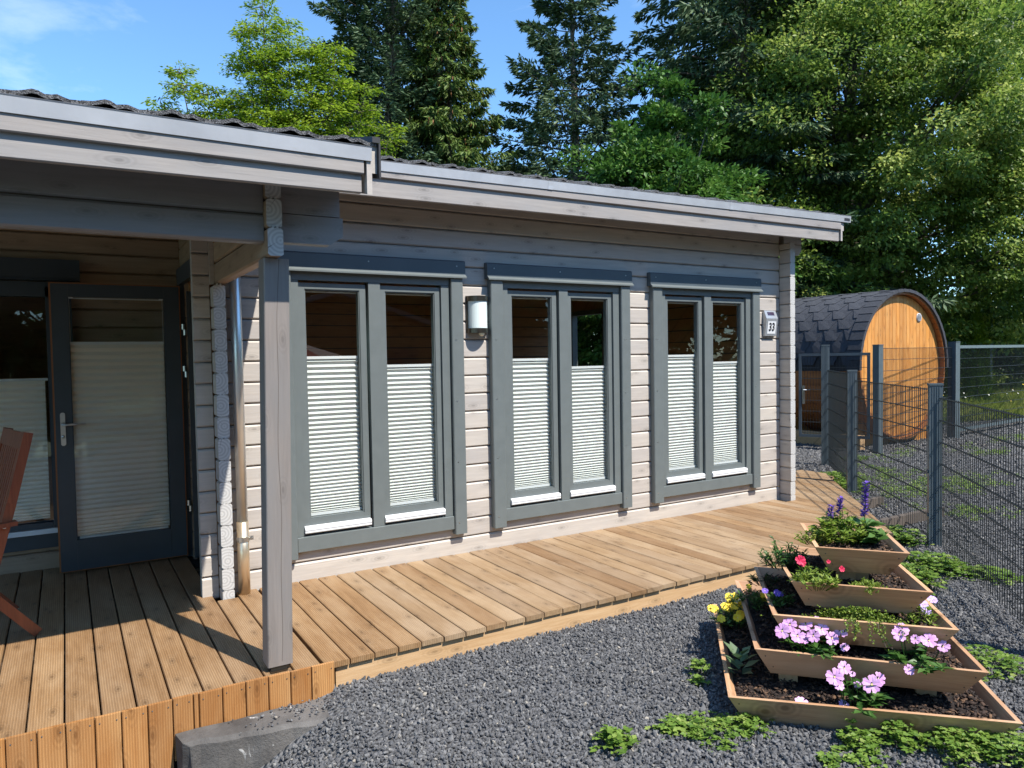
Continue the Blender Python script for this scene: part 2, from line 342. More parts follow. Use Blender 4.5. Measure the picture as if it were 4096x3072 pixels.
def leaves(P, D, N, Lh, Wd, fold=.25):
    """diamond leaves: base P, direction D, normal N, length, width -> V,F (two triangles folded on the midrib)"""
    D = unit(D); S = unit(np.cross(N, D)); N = np.cross(D, S)
    Lh = np.asarray(Lh)[:, None]; Wd = np.asarray(Wd)[:, None]
    a = P; b = P+D*Lh*.45+S*Wd*.5+N*Wd*fold; c_ = P+D*Lh; d = P+D*Lh*.45-S*Wd*.5+N*Wd*fold
    V = np.stack([a, b, c_, d], 1).reshape(-1, 3); F = np.arange(len(P)*4).reshape(-1, 4)
    T = np.concatenate([F[:, [0, 1, 2]], F[:, [0, 2, 3]]], 0); return V, T
def leafmesh(name, P, D, N, Lh, Wd, mat, tint, fold=.25):
    V, T = leaves(P, D, N, Lh, Wd, fold); return npmesh(name, V, T, mat, np.concatenate([tint, tint]))

# ================================================================ GROUND
def smooth(t): t = np.clip(t, 0, 1); return t*t*(3-2*t)
def gz(x, y):
    x = np.asarray(x, float); y = np.asarray(y, float)
    z = -.152+.008*np.sin(x*1.7+y*.9)*np.sin(y*1.3-x*.6)
    z = z-.36*smooth((1.22-x)/.85)*smooth((-1.4-y)/.2)
    return z
xs = np.unique(np.concatenate([np.arange(-8, -1, 1.0), np.arange(-1, 7, .1), np.arange(7, 25.01, .5)])); ys = np.unique(np.concatenate([np.arange(-12, -5, 1.0), np.arange(-5, -1, .1), np.arange(-1, 9.01, .5)]))
X, Y = np.meshgrid(xs, ys, indexing='ij'); V = np.stack([X, Y, gz(X, Y)], -1).reshape(-1, 3)
ny = len(ys); I = np.arange((len(xs)-1)*(ny)).reshape(len(xs)-1, ny)[:, :-1].ravel()
F = np.stack([I, I+ny, I+ny+1, I+1], 1)
me = npmesh('gravel_yard', V, F, M['gravelg']); o = bpy.data.objects.new('gravel_yard', me); link(o); o['kind'] = 'structure'
g = MB()
for (a, b, c_, d) in ((-200, 25, -200, -12), (-200, -8, -12, 9), (-200, 25, 9, 300), (25, 300, -200, 300)):
    g.poly([(a, c_, -.16), (b, c_, -.16), (b, d, -.16), (a, d, -.16)], [(0, 1, 2, 3)])
add('ground', g, M['earth'], kind='structure')

# real stones: one stuff object, geometry nodes instancing of eight stone shapes
def stones(name, pts, tint, scl, mat):
    protos = bpy.data.collections.new(name+'_shapes')
    for k in range(8):
        bm = bmesh.new(); bmesh.ops.create_icosphere(bm, subdivisions=1, radius=1)
        rr = random.Random(k)
        sx, sy_, sz = rr.uniform(.9, 1.5), rr.uniform(.65, 1.0), rr.uniform(.5, .8)
        for v_ in bm.verts:
            f = rr.uniform(.62, 1.15); v_.co = Vector((v_.co.x*sx*f, v_.co.y*sy_*f, v_.co.z*sz*f))
        me = bpy.data.meshes.new('stone_shape'); bm.to_mesh(me); bm.free(); me.materials.append(mat)
        protos.objects.link(bpy.data.objects.new('stone_shape', me))
    me = bpy.data.meshes.new(name); me.vertices.add(len(pts)); me.vertices.foreach_set('co', pts.astype(np.float32).ravel())
    a = me.attributes.new('tint', 'FLOAT', 'POINT'); a.data.foreach_set('value', tint.astype(np.float32))
    a = me.attributes.new('scl', 'FLOAT', 'POINT'); a.data.foreach_set('value', scl.astype(np.float32))
    a = me.attributes.new('rot', 'FLOAT_VECTOR', 'POINT'); a.data.foreach_set('vector', RNG.uniform(0, 6.28, (len(pts), 3)).astype(np.float32).ravel())
    o = bpy.data.objects.new(name, me); link(o); o['kind'] = 'stuff'
    ng = bpy.data.node_groups.new(name, 'GeometryNodeTree'); ng.interface.new_socket('Geometry', in_out='INPUT', socket_type='NodeSocketGeometry'); ng.interface.new_socket('Geometry', in_out='OUTPUT', socket_type='NodeSocketGeometry')
    N = ng.nodes.new; gi = N('NodeGroupInput'); go = N('NodeGroupOutput'); ip = N('GeometryNodeInstanceOnPoints'); ci = N('GeometryNodeCollectionInfo')
    ci.inputs[0].default_value = protos; ci.inputs['Separate Children'].default_value = True; ip.inputs['Pick Instance'].default_value = True
    def attr(nm, ty):
        n = N('GeometryNodeInputNamedAttribute'); n.data_type = ty; n.inputs[0].default_value = nm
        return [q for q in n.outputs if q.enabled][0]
    l = ng.links.new; l(gi.outputs[0], ip.inputs['Points']); l(ci.outputs[0], ip.inputs['Instance']); l(attr('rot', 'FLOAT_VECTOR'), ip.inputs['Rotation']); l(attr('scl', 'FLOAT'), ip.inputs['Scale']); l(ip.outputs[0], go.inputs[0])
    md = o.modifiers.new('stones', 'NODES'); md.node_group = ng; return o
def scatter(x0, x1, y0, y1, dens, keep=None, m_=1.22):
    n = int((x1-x0)*(y1-y0)*dens); p = RNG.uniform((x0, y0), (x1, y1), (n, 2)); q = np.column_stack([p, gz(p[:, 0], p[:, 1])])
    k = in_view(q, m_)
    if keep is not None: k &= keep(q)
    return q[k]
def under_deck(q):
    x, y = q[:, 0], q[:, 1]
    slant = np.where(x > 6.5, -1.6+(x-6.56)*1.0, -1.6)
    d = (y > np.maximum(-1.6, slant)) & (x < 9.0) & (y < 9)
    return ~(d & (x > -3)) & ~((x < 1.2) & (y > -1.93))
q1 = scatter(.2, 7.2, -5.2, 0.2, 4200, under_deck); q2 = scatter(5.5, 13, -3.5, 4.5, 1500, lambda q: under_deck(q) & (q[:, 0]+q[:, 1]*.0 > 5.5)); q3 = scatter(11, 24, -3, 8.5, 260, under_deck)
s1 = RNG.uniform(.0065, .0142, len(q1)); s2 = RNG.uniform(.010, .019, len(q2)); s3 = RNG.uniform(.018, .034, len(q3))
q4 = np.column_stack([.62+.62*RNG.random(110)**.6, RNG.uniform(-1.86, -1.68, 110), np.full(110, -.158)]); s1 = np.concatenate([s1, RNG.uniform(.005, .010, 110)]); q1 = np.concatenate([q1, q4])
pts = np.concatenate([q1, q2, q3]); pts[:, 2] += RNG.uniform(-.002, .012, len(pts)); scl = np.concatenate([s1, s2, s3])
big = RNG.random(len(pts)) < .012; scl[big] *= 1.5
stones('gravel', pts, RNG.random(len(pts))**1.15, scl, M['gravel'])

# ================================================================ DECK
deck = thing('wooden_deck', 'ribbed wooden deck running along the log house, its porch front faced with amber planks', 'deck', (0, 0, -.15))
jo = MB()
for y_ in (-1.2, -.5, .2, .9, 1.4): jo.box(-3, 1.1 if y_ > 0 else 8.2, y_-.03, y_+.03, -.14, -.036)
add('joist', jo, M['core'], deck, kind='stuff')
def board(x0, x1, y0, y1, ys=None, mat='deck'):
    c_ = .005; h = .032; z = random.uniform(-.0015, .0015)
    pts = [(x0, -h), (x1, -h), (x1, -c_+z), (x1-c_, z), (x0+c_, z), (x0, -c_+z)]
    a = [y0+(ys or 0)*((p[0]-x0)) for p in pts]; b = MB(); b.prism(pts, 'y', a, y1)
    add('board', b, M[mat], deck, at=((x0+x1)/2, y0, 0))
k = 0; G = .0085
xg = [.245+.1535*i for i in range(-13, 7)] + [1.1775+.1475*i for i in range(0, 56)]
for i in range(len(xg)-1):
    a, b = xg[i]+G/2, xg[i+1]-G/2
    if b-a < .05: continue
    mat = 'deck' if a < 1.6 or random.random() < .25 else 'deckw'
    yf = -1.632+random.uniform(-.006, .006)
    if a > 6.42:
        ya = -1.62+(a-6.56)*1.0
        if b > 9.0: break
        y1 = -.002 if a < 7.0 else 1.2
        if a < 7.0 < b: y1 = -.16
        if a >= 7.0 and ya < .55:
            board(a, b, ya, .58, 1.0, mat); board(a, b, .586, 1.2, 0, mat)
        elif ya < y1: board(a, b, ya, y1, 1.0, mat)
    elif a < .86: board(a, b, yf, 1.553, 0, mat)
    elif a < .99: board(a, b, yf, -.135, 0, mat)
    else: board(a, b, yf, -.003, 0, mat)
f = MB(); f.box(1.245, 6.56, -1.612, -1.575, -.16, -.034); add('edge_joist', f, M['pine'], deck)
f = MB(); f.hexa([(6.56, -1.60, -.16), (6.60, -1.60, -.16), (6.60, -1.60, -.034), (6.56, -1.60, -.034)], [(8.98, .82, -.16), (9.02, .82, -.16), (9.02, .82, -.034), (8.98, .82, -.034)]); add('edge_joist', f, M['pine'], deck)
px_ = [-.72, -.60, -.48, -.37, -.29, -.17, -.057, .062, .174, .288, .400, .496, .522, .635, .75, .866, .982, 1.095, 1.225]
for i in range(len(px_)-1):
    a, b = px_[i]+.002, px_[i+1]-.002; zb = -.75 if b < .41 else (-.30 if b < .5 else -.185)
    if b < .41 and a > .28: zb = -.75
    if a < .28: zb = -.75
    p = MB(); t = .012+random.uniform(-.002, .003); c_ = .003
    p.prism([(a, -1.642), (b, -1.642), (b, -1.659+c_), (b-c_, -1.662), (a+c_, -1.662), (a, -1.659+c_)], 'z', zb, t)
    for zz, n_ in ((t-.03, 2), (zb+.2, 0)):
        for xx in ((a+.018, b-.018) if (n_ and b-a > .05) else ()):
            p.tube([(xx, -1.6605, zz), (xx, -1.6645, zz)], .0035, 6, 1)
    add('plank', p, [M['plank'], M['steel']], deck, at=((a+b)/2, -1.65, 0))

# old concrete curb in front of the porch
cb = MB(); n = 22; rings = []
for i in range(n+1):
    t = i/n; x = .425+t*.86; yb = -1.672; yf = -1.80-.15*t+.006*math.sin(i*1.1)+random.uniform(-.004, .004); z = -.158-.008*t+.003*math.sin(i*.7)
    rings.append([(x-.02 if i == 0 else x, yb, z), (x, yf+.02, z-.003), (x+(.0 if i else .03), yf, z-.022), (x+(.0 if i else .06), yf-.02, -.75), (x, yb, -.75)])
V_ = [p for r in rings for p in r]; fs = [(i*5+k, i*5+(k+1) % 5, (i+1)*5+(k+1) % 5, (i+1)*5+k) for i in range(n) for k in range(5)] + [(0, 1, 2, 3, 4), tuple(range(n*5, n*5+5))[::-1]]
cb.poly(V_, fs); o = add('concrete_curb', cb, M['curb'], at=(.5, -1.8, -.3)); tagt(o, 'old dark concrete curb with white stains against the amber planks', 'curb')

# ================================================================ HOUSE
house = thing('log_house', 'grey glazed log house with three tall double windows and a covered porch', 'house', (0, 0, 0))
H0, HP = -.0171, .15525
zn = lambda n: H0+HP*n
def logx(x0, x1, z0, z1, y=0.0, t=.079, mat='log', parent=None, cham=.013, cap=None, name='log'):
    c_ = cham
    pts = [(y+t, z0+.002), (y+t, z1-.002), (y+c_, z1-.003), (y, z1-c_-.003), (y, z0+c_), (y+c_, z0+.003)]
    b = MB(); b.prism(pts, 'x', x0, x1, 0, 1 if cap else None)
    return add(name, b, [M[mat], M[cap]] if cap else M[mat], parent, at=((x0+x1)/2, y, (z0+z1)/2))
GX = [1.575, 3.42, 5.29]
# inner core keeps the wall light-tight behind the logs
OPZ0, OPZ1 = zn(2)+.05, zn(16)-.03
core = MB(); xs_ = [.91]+[q for g_ in GX for q in (g_-.10, g_+1.20)]+[7.09]
for i in range(0, len(xs_), 2): core.box(xs_[i], xs_[i+1], .081, .12, OPZ0, OPZ1)
core.box(.91, 7.09, .081, .12, -.05, OPZ0-.001); core.box(.91, 7.09, .081, .12, OPZ1+.001, 2.9)
wall = add('front_wall', core, M['room'], house)
for n in range(0, 20):
    z0 = max(zn(n), -.03) if n else -.03; z1 = zn(n+1)
    if n == 0: z0 = -.03
    top = min(z1, 3.06)
    if 2 <= n <= 15:
        segs = [(.989, GX[0]-.11), (GX[0]+1.21, GX[1]-.11), (GX[1]+1.21, GX[2]-.11), (GX[2]+1.21, 7.018)]
    else: segs = [(.989, 7.018)]
    for a, b in segs: logx(a, b, z0, top, parent=wall)
    logx(.787, .898, z0, top, parent=wall)          # overhang left of the corner
    if n < 18: logx(7.104, 7.25, z0, top, parent=wall)
# purlin logs that stick out at the far corner
for n in (18, 19):
    z0, z1 = zn(n), zn(n+1)
    if n == 18:
        b = MB(); b.poly([(7.105, -.0, z0+.04), (7.36, 0, z0+.04), (7.41, 0, z0+.09), (7.41, 0, z1), (7.105, 0, z1), (7.105, .079, z0+.04), (7.36, .079, z0+.04), (7.41, .079, z0+.09), (7.41, .079, z1), (7.105, .079, z1)],
               [(0, 1, 2, 3, 4), (9, 8, 7, 6, 5), (0, 5, 6, 1), (1, 6, 7, 2), (2, 7, 8, 3), (3, 8, 9, 4), (4, 9, 5, 0)]); add('purlin_end', b, M['log'], wall)
    else: logx(7.105, 7.41, z0, 3.05, parent=wall)
# corner columns: crossing wall logs whose end grain looks forward, joints half a log off
def logend(x, yf, z0, z1, parent, yb=-.001, w=.081, mat='logy'):
    c_ = .012; b = MB(); pts = [(x, z0+c_), (x+c_, z0+.002), (x+w-c_, z0+.002), (x+w, z0+c_), (x+w, z1-c_), (x+w-c_, z1-.002), (x+c_, z1-.002), (x, z1-c_)]
    yf += random.uniform(-.003, .003)
    b.prism(pts, 'y', yb, yf, 0, 1); add('log_end', b, [M[mat], M['end']], parent, at=(x+w/2, yf, (z0+z1)/2))
    t = MB()
    for dx in (.022, .045): t.box(x+dx, x+dx+.012, yf+.0015, yf+.02, z1-.009, z1+.009)
    if z1 < 2.9: add('tongue', t, M['end'], parent, at=(x+.04, yf, z1))
for x0, yf, ztop in ((.903, -.128, 2.243), (7.022, -.150, 2.93)):
    colm = MB(); colm.box(x0+.02, x0+.06, yf+.03, .0, -.02, min(ztop, 2.9)-.02); cm = add('corner_column', colm, M['core'], house)
    z = -.03; z1 = H0+HP*.5
    while z < ztop-.03:
        logend(x0, yf, z, min(z1, ztop), cm); z = z1; z1 += HP
# return wall with the door opening (left face x=.9)
rw = MB(); rw.box(.93, .97, .085, .30, 0, 3.1); rw.box(.93, .97, 1.22, 1.55, 0, 3.1); rw.box(.93, .97, .30, 1.22, 2.36, 3.1)
rw = add('return_wall', rw, M['room'], house)
def logy(x, y0, y1, z0, z1, parent, t=.03):
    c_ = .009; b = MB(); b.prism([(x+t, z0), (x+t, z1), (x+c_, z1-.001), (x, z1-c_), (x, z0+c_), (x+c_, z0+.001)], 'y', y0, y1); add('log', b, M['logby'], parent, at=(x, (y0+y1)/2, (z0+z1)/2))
for n in range(0, 20):
    z0 = max(H0+HP*(n-.5), -.03); z1 = H0+HP*(n+.5)
    if z1 <= z0: continue
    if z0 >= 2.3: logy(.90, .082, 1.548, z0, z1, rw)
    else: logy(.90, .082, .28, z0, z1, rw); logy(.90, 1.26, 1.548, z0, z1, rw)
j = MB()
j.box(.862, .898, .085, .30, .0, 2.36); j.box(.862, .898, 1.285, 1.40, 0, 2.36); j.box(.855, .898, .085, 1.40, 2.362, 2.50)
j.box(.905, 1.0, .30, .34, 0, 2.3); j.box(.905, 1.0, 1.19, 1.22, 0, 2.3)
add('door_frame', j, M['door'], house)
# porch back wall with the window
bw = MB(); bw.box(-.06, .93, 1.60, 1.66, -.1, 3.3); bw.box(-3.5, -.06, 1.60, 1.66, -.1, .30); bw.box(-3.5, -.06, 1.60, 1.66, 2.30, 3.3); bw.box(-3.5, -1.35, 1.60, 1.66, .3, 2.3)
bw = add('porch_wall', bw, M['room'], house)
for n in range(0, 21):
    z0 = max(zn(n), -.03); z1 = zn(n+1)
    if n == 0: z0 = -.03
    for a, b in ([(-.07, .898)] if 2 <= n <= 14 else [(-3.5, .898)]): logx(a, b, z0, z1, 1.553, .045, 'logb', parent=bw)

# ---- windows
def box1(*a): return MB().box(*a)
def pleats(x0, x1, y, z0, z1, n, amp=.009):
    b = MB(); V_ = []; t_ = np.linspace(0, 1, 2*n+1)
    zz = z0+(z1-z0)*(t_**1.28)      # pleats bunch up towards the bottom rail
    for i, z in enumerate(zz):
        yy = y-(amp if i % 2 else -amp); V_ += [(x0, yy, z), (x1, yy, z)]
    b.poly(V_, [(2*i, 2*i+1, 2*i+3, 2*i+2) for i in range(2*n)]); return b
def window(gx, tops, parent=house):
    f = MB()
    f.box(gx-.115, gx-.052, -.030, .07, .345, 2.30); f.box(gx+1.142, gx+1.215, -.030, .07, .345, 2.30)
    f.box(gx-.115, gx+1.215, -.034, .07, 2.302, 2.372); f.box(gx-.115, gx+1.215, -.010, .07, .30, .3440)
    win = add('window', f, M['anth'], parent)
    A = M['anth']
    def cas(x0, x1, z0, z1, y0=-.062): 
        c_ = .006; b = MB(); b.prism([(x0, -.001), (x1, -.001), (x1, y0+c_), (x1-c_, y0), (x0+c_, y0), (x0, y0+c_)], 'z', z0, z1)
        for zz in np.arange(z0+.1, z1, .52): b.tube([((x0+x1)/2-.02, y0+.001, zz), ((x0+x1)/2-.02, y0-.003, zz)], .005, 6, 1)
        add('casing', b, [A, M['steel']], win)
    cas(gx-.238, gx-.113, .185, 2.374); cas(gx+1.222, gx+1.335, .185, 2.374)
    add('mullion', box1(gx+.502, gx+.600, -.034, .069, .345, 2.30), A, win)
    b = MB(); b.prism([(-.001, .232), (-.001, .338), (-.034, .343), (-.046, .338), (-.046, .232)], 'x', gx-.108, gx+1.217); add('sill_board', b, A, win)
    b = MB(); b.prism([(-.001, 2.514), (-.044, 2.514), (-.056, 2.502), (-.058, 2.398), (-.0645, 2.392), (-.0645, 2.3765), (-.001, 2.3765)], 'x', gx-.268, gx+1.362)
    for xx in (gx-.2, gx+.5, gx+1.28): b.tube([(xx, -.056, 2.465), (xx, -.062, 2.465)], .006, 6, 1)
    add('header_board', b, [M['anthd'], M['steel']], win)
    b = MB(); b.prism([(-.065, 2.392), (-.084, 2.376), (-.084, 2.364), (-.065, 2.364)], 'x', gx-.268, gx+1.362); add('drip_edge', b, A, win)
    for k, (a, c_) in enumerate(((gx, gx+.435), (gx+.65, gx+1.09))):
        s = MB(); sx0, sx1 = a-.048, c_+.05; z0, z1 = .422, 2.284
        for y0, e in ((-.012, 0), (-.004, .012)):
            pass
        s.box(sx0, a+.0, -.010, .05, z0, z1); s.box(c_-.0, sx1, -.010, .05, z0, z1); s.box(a+.0005, c_-.0005, -.010, .05, z0, .470); s.box(a+.0005, c_-.0005, -.010, .05, 2.238, z1)
        s.box(a-.002, a+.008, -.002, .049, .471, 2.237); s.box(c_-.008, c_+.002, -.002, .049, .471, 2.237); s.box(a+.009, c_-.009, -.002, .049, .4705, .478); s.box(a+.009, c_-.009, -.002, .049, 2.230, 2.2375)
        add('sash', s, A, win)
        add('pane', box1(a+.001, c_-.001, .018, .024, .475, 2.233), M['glass'], win)
        w_ = MB(); w_.prism([(-.011, .366), (-.011, .420), (-.040, .416), (-.050, .405), (-.050, .372), (-.046, .366)], 'x', a-.052, c_+.045); w_.box(a-.052, c_+.045, -.0515, -.05, .388, .391, 1)
        add('weather_bar', w_, [M['white'], M['silver']], win)
        t = tops[k]; bl = pleats(a+.004, c_-.006, .050, .505, t-.012, 36); add('blind', bl, M['blind'], win)
        r_ = MB(); r_.box(a+.003, c_-.004, .036, .060, t-.014, t+.008); r_.box(a+.003, c_-.004, .036, .060, .482, .503)
        for xx in (a+.0045, c_-.0065): r_.box(xx, xx+.0015, .040, .0415, t, 2.225)
        r_.box(a+.005, c_-.006, .038, .052, 2.216, 2.226); add('blind_rail', r_, M['white'], win)
    return win
window(GX[0], (1.714, 1.637)); window(GX[1], (1.667, 1.583)); window(GX[2], (1.676, 1.593))
# porch window
f = MB(); Y0 = 1.52
f.box(-.125, -.055, Y0, 1.62, .345, 2.33); f.box(-1.4, -.055, Y0, 1.62, 2.25, 2.37); f.box(-1.4, -.055, Y0, 1.60, .18, .30)
f.box(-.055, .06, Y0-.02, 1.552, .16, 2.375); f.box(-1.4, -.127, Y0, 1.62, .345, .39); f.box(-1.4, -1.30, Y0, 1.62, .39, 2.25)
win = add('window', f, M['door'], house)
b = MB(); b.prism([(1.552, 2.552), (Y0-.06, 2.552), (Y0-.08, 2.40), (Y0-.09, 2.378), (1.552, 2.378)], 'x', -1.5, .127); add('header_board', b, M['door'], win)
add('pane', box1(-1.298, -.127, 1.56, 1.566, .392, 2.248), M['glass'], win)
w_ = MB(); w_.box(-1.4, -.10, Y0-.03, Y0-.001, .302, .342); add('weather_bar', w_, M['white'], win)
add('blind', pleats(-1.29, -.15, 1.585, .41, 1.56, 30), M['blindc'], win)
add('blind_rail', box1(-1.295, -.13, 1.572, 1.597, 1.561, 1.582), M['white'], win)
# ---- open door
d = MB(); y0, y1 = 1.235, 1.285
zb, zt, xl, xr, ga, gb, g0, g1 = .027, 2.335, -.083, .848, .033, .729, .272, 2.232
d.box(xl, ga, y0, y1, zb, zt); d.box(gb, xr, y0, y1, zb, zt); d.box(ga+.0005, gb-.0005, y0, y1, g1, zt); d.box(ga+.0005, gb-.0005, y0, y1, zb, g0)
d.box(ga+.002, gb-.002, y0-.004, y0-.0005, zb+.11, g0-.004)
door = add('door', d, M['door'], house)
e = MB(); e.box(xl-.012, xl-.0008, y0+.006, y1+.01, zb-.006, zt+.01); e.box(xr+.0008, xr+.009, y0+.006, y1+.01, zb-.006, zt+.01); e.box(xl, xr, y0+.006, y1+.01, zt+.0008, zt+.01); e.box(xl, xr, y0+.006, y1+.01, zb-.008, zb-.0008)
add('door_edge', e, M['dooredge'], door)
add('pane', box1(ga+.001, gb-.001, y0+.012, y0+.018, g0+.001, g1-.001), M['dglass'], door)
add('blind', pleats(ga+.006, gb-.008, y0+.034, g0+.02, 1.85, 34, .010), M['blindc'], door)
r_ = MB(); r_.box(ga+.004, gb-.006, y0+.024, y0+.044, 1.848, 1.872); r_.box(ga+.02, gb-.02, y0+.024, y0+.044, g0+.003, g0+.02); r_.box(ga+.006, ga+.009, y0+.03, y0+.032, 1.87, g1-.01); r_.box(gb-.011, gb-.008, y0+.03, y0+.032, 1.87, g1-.01); r_.box(ga+.006, gb-.008, y0+.024, y0+.034, g1-.014, g1-.005)
r_.box(ga+.004, ga+.036, y0+.005, y0+.0115, g1-.012, g1-.002); r_.box(gb-.036, gb-.006, y0+.005, y0+.0115, g1-.012, g1-.002)
add('blind_rail', r_, M['white'], door)
h = MB(); n = 10
prof = [(-.033+.018*math.cos(t), (1.29 if math.sin(t) > 0 else 1.06)+.018*math.sin(t)) for t in np.linspace(0, 2*math.pi, 17)[:-1]]
h.prism([(p[0], p[1]) for p in prof], 'y', y0-.010, y0-.0005)
add('handle_plate', h, M['steel'], door)
h = MB(); h.tube([(-.035, y0-.008, 1.212), (-.035, y0-.05, 1.212), (-.02, y0-.058, 1.212), (.125, y0-.055, 1.214)], .0095, 8); h.tube([(-.033, y0-.010, 1.115), (-.033, y0-.018, 1.115)], .013, 10)
add('handle', h, M['steel'], door, smooth=True)
for zz in (2.02, 1.66, .50):
    h = MB(); h.tube([(xr+.024, y0-.004, zz-.045), (xr+.024, y0-.004, zz+.0)], .013, 8); h.tube([(xr+.036, y0-.010, zz-.095), (xr+.036, y0-.010, zz-.047)], .013, 8); add('hinge', h, M['steel'], door)

# ---- porch post and beams
pz0 = .028
p = MB(); c_ = .005; x0, x1, y0, y1 = .883, 1.017, -1.582, -1.452
p.prism([(x0+c_, y0), (x1-c_, y0), (x1, y0+c_), (x1, y1-c_), (x1-c_, y1), (x0+c_, y1), (x0, y1-c_), (x0, y0+c_)], 'z', pz0, 2.243, sb=(.040, 0))
post = add('post', p, M['logz'], house, at=(.95, -1.5, 1))
cr_ = MB(); zz = np.linspace(.05, 2.24, 24); xx = .955+.018*zz+.006*np.sin(zz*3)+.004*np.sin(zz*9)
for i in range(23): cr_.poly([(xx[i]-.0013, y0-.0006, zz[i]), (xx[i]+.0013, y0-.0006, zz[i]), (xx[i+1]+.0013, y0-.0006, zz[i+1]), (xx[i+1]-.0013, y0-.0006, zz[i+1])], [(0, 1, 2, 3)])
add('crack', cr_, M['core'], post)
b = MB(); b.box(.90, 1.005, -1.575, -1.46, .012, pz0-.0005); b.box(.895, .985, -1.6, -1.5, .0035, .0115); add('post_foot', b, M['dsteel'], post)
def beamx(name, pts, parent, y0=-1.582, y1=-1.503):
    b = MB(); n = len(pts); b.poly([(x, y0, z) for x, z in pts]+[(x, y1, z) for x, z in pts], [tuple(range(n)), tuple(range(n, 2*n))[::-1]]+[(i, n+i, n+(i+1) % n, (i+1) % n) for i in range(n)])
    return add(name, b, M['beam'], parent)
bm_ = MB(); bm_.box(-3.5, 1.30, -1.56, -1.525, 2.35, 2.66); bmroot = add('porch_beam', bm_, M['core'], house)
for a, b in ((-3.5, .928), (1.014, None)):
    if b: logx(a, b, 2.322, 2.476, -1.582, .079, 'beam', bmroot); logx(a, b, 2.478, 2.655, -1.582, .079, 'beam', bmroot)
    else:
        beamx('log', [(a, 2.332), (1.285, 2.332), (1.362, 2.385), (1.362, 2.486), (a, 2.486)], bmroot); beamx('log', [(a, 2.490), (1.345, 2.490), (1.345, 2.655), (a, 2.655)], bmroot)
sb = MB(); sb.box(.95, .99, -1.6, -.14, 2.26, 2.6); sb = add('side_beam', sb, M['core'], house)
z = 2.245
for z0, z1, yf in ((2.245, 2.396, -1.655), (2.398, 2.55, -1.640), (2.552, 2.655, -1.63)):
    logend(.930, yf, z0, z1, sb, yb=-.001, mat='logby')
for z0, z1 in ((2.245, 2.388), (2.39, 2.544), (2.546, 2.70)):
    add('filler_log', MB().box(.899, .929, -.03, -.001, z0, z1), M['log'], sb)
add('filler_log', MB().box(.899, .988, -.03, -.001, 2.702, 3.0), M['log'], sb)

# ---- roof
SL = .2452
roofm = MB()
def plane(x0, x1, y0, y1, zoff, th):
    za, zb_ = zoff+SL*(y0+1.95), zoff+SL*(y1+1.95)
    return ([(x0, y0, za), (x1, y0, za), (x1, y1, zb_), (x0, y1, zb_)], [(x0, y0, za+th), (x1, y0, za+th), (x1, y1, zb_+th), (x0, y1, zb_+th)])
roofm.hexa(*plane(-3.5, 1.36, -1.92, 3.0, 2.72, .06)); roofm.hexa(*plane(1.362, 7.58, -.37, 3.0, 2.722, .06)); 
zr = 2.78+SL*4.95
roofm.hexa([(-3.5, 3.001, zr-.06), (7.58, 3.001, zr-.06), (7.58, 7.0, zr-1.04), (-3.5, 7.0, zr-1.04)], [(-3.5, 3.001, zr), (7.58, 3.001, zr), (7.58, 7.0, zr-.98), (-3.5, 7.0, zr-.98)])
roof = add('roof', roofm, M['core'], house)
# soffit boards
y = -1.90
while y < 1.5:
    b = MB(); b.hexa(*plane(-3.5, 1.345, y, y+.118, 2.655, .02)); add('soffit_board', b, M['fascia'], roof, at=(0, y, 2.7)); y += .122
y = -.36
while y < -.02:
    b = MB(); b.hexa(*plane(1.365, 7.56, y, min(y+.112, -.003), 2.60+.0, .02)); add('soffit_board', b, M['fascia'], roof, at=(4, y, 3)); y += .122
def sfas(x0, z00, z01, x1, z10, z11, ya, yb, mat, name='fascia_board', parent=roof, c_=.005):
    b = MB(); b.hexa([(x0, ya+c_, z00), (x0, ya, z00+c_), (x0, ya, z01), (x0, yb, z01)], [(x1, ya+c_, z10), (x1, ya, z10+c_), (x1, ya, z11), (x1, yb, z11)])
    b.poly([(x0, yb, z00), (x1, yb, z10), (x1, ya+c_, z10), (x0, ya+c_, z00)], [(0, 1, 2, 3)])
    return add(name, b, M[mat], parent, at=((x0+x1)/2, ya, z00))
sfas(-3.5, 2.530, 2.668, 1.345, 2.556, 2.668, -1.945, -1.915, 'fascia'); sfas(-3.5, 2.655, 2.775, 1.352, 2.650, 2.775, -1.968, -1.9455, 'fascia')
sfas(1.43, 2.898, 3.06, 7.545, 2.937, 3.09, -.395, -.368, 'fascia'); sfas(1.43, 3.040, 3.14, 7.555, 3.066, 3.17, -.418, -.3955, 'fascia')
def gutter(x0, za, x1, zb_, y, h=.070, seams=()):
    b = MB(); pr = lambda z: [(y, z-h), (y-.006, z-h), (y-.012, z-.006), (y-.016, z), (y-.004, z+.004), (y+.03, z+.004), (y+.03, z)]
    A = pr(za); B = pr(zb_); n = len(A)
    b.poly([(x0, *p) for p in A]+[(x1, *p) for p in B], [(i, (i+1) % n, n+(i+1) % n, n+i) for i in range(n)]+[tuple(range(n))[::-1], tuple(range(n, 2*n))])
    g_ = add('gutter_sheet', b, M['zinc'], roof)
    for s in seams:
        z_ = za+(zb_-za)*(s-x0)/(x1-x0); q = MB(); q.prism([(y-.0063, z_-h-.001), (y-.0135, z_-.006), (y-.0175, z_), (y-.012, z_+.001), (y-.008, z_-h)], 'x', s, s+.05); add('seam', q, M['zinc'], roof)
gutter(-3.5, 2.812, 1.392, 2.790, -1.97, .072); gutter(1.46, 3.160, 7.72, 3.232, -.42, .076, (3.55, 5.75))
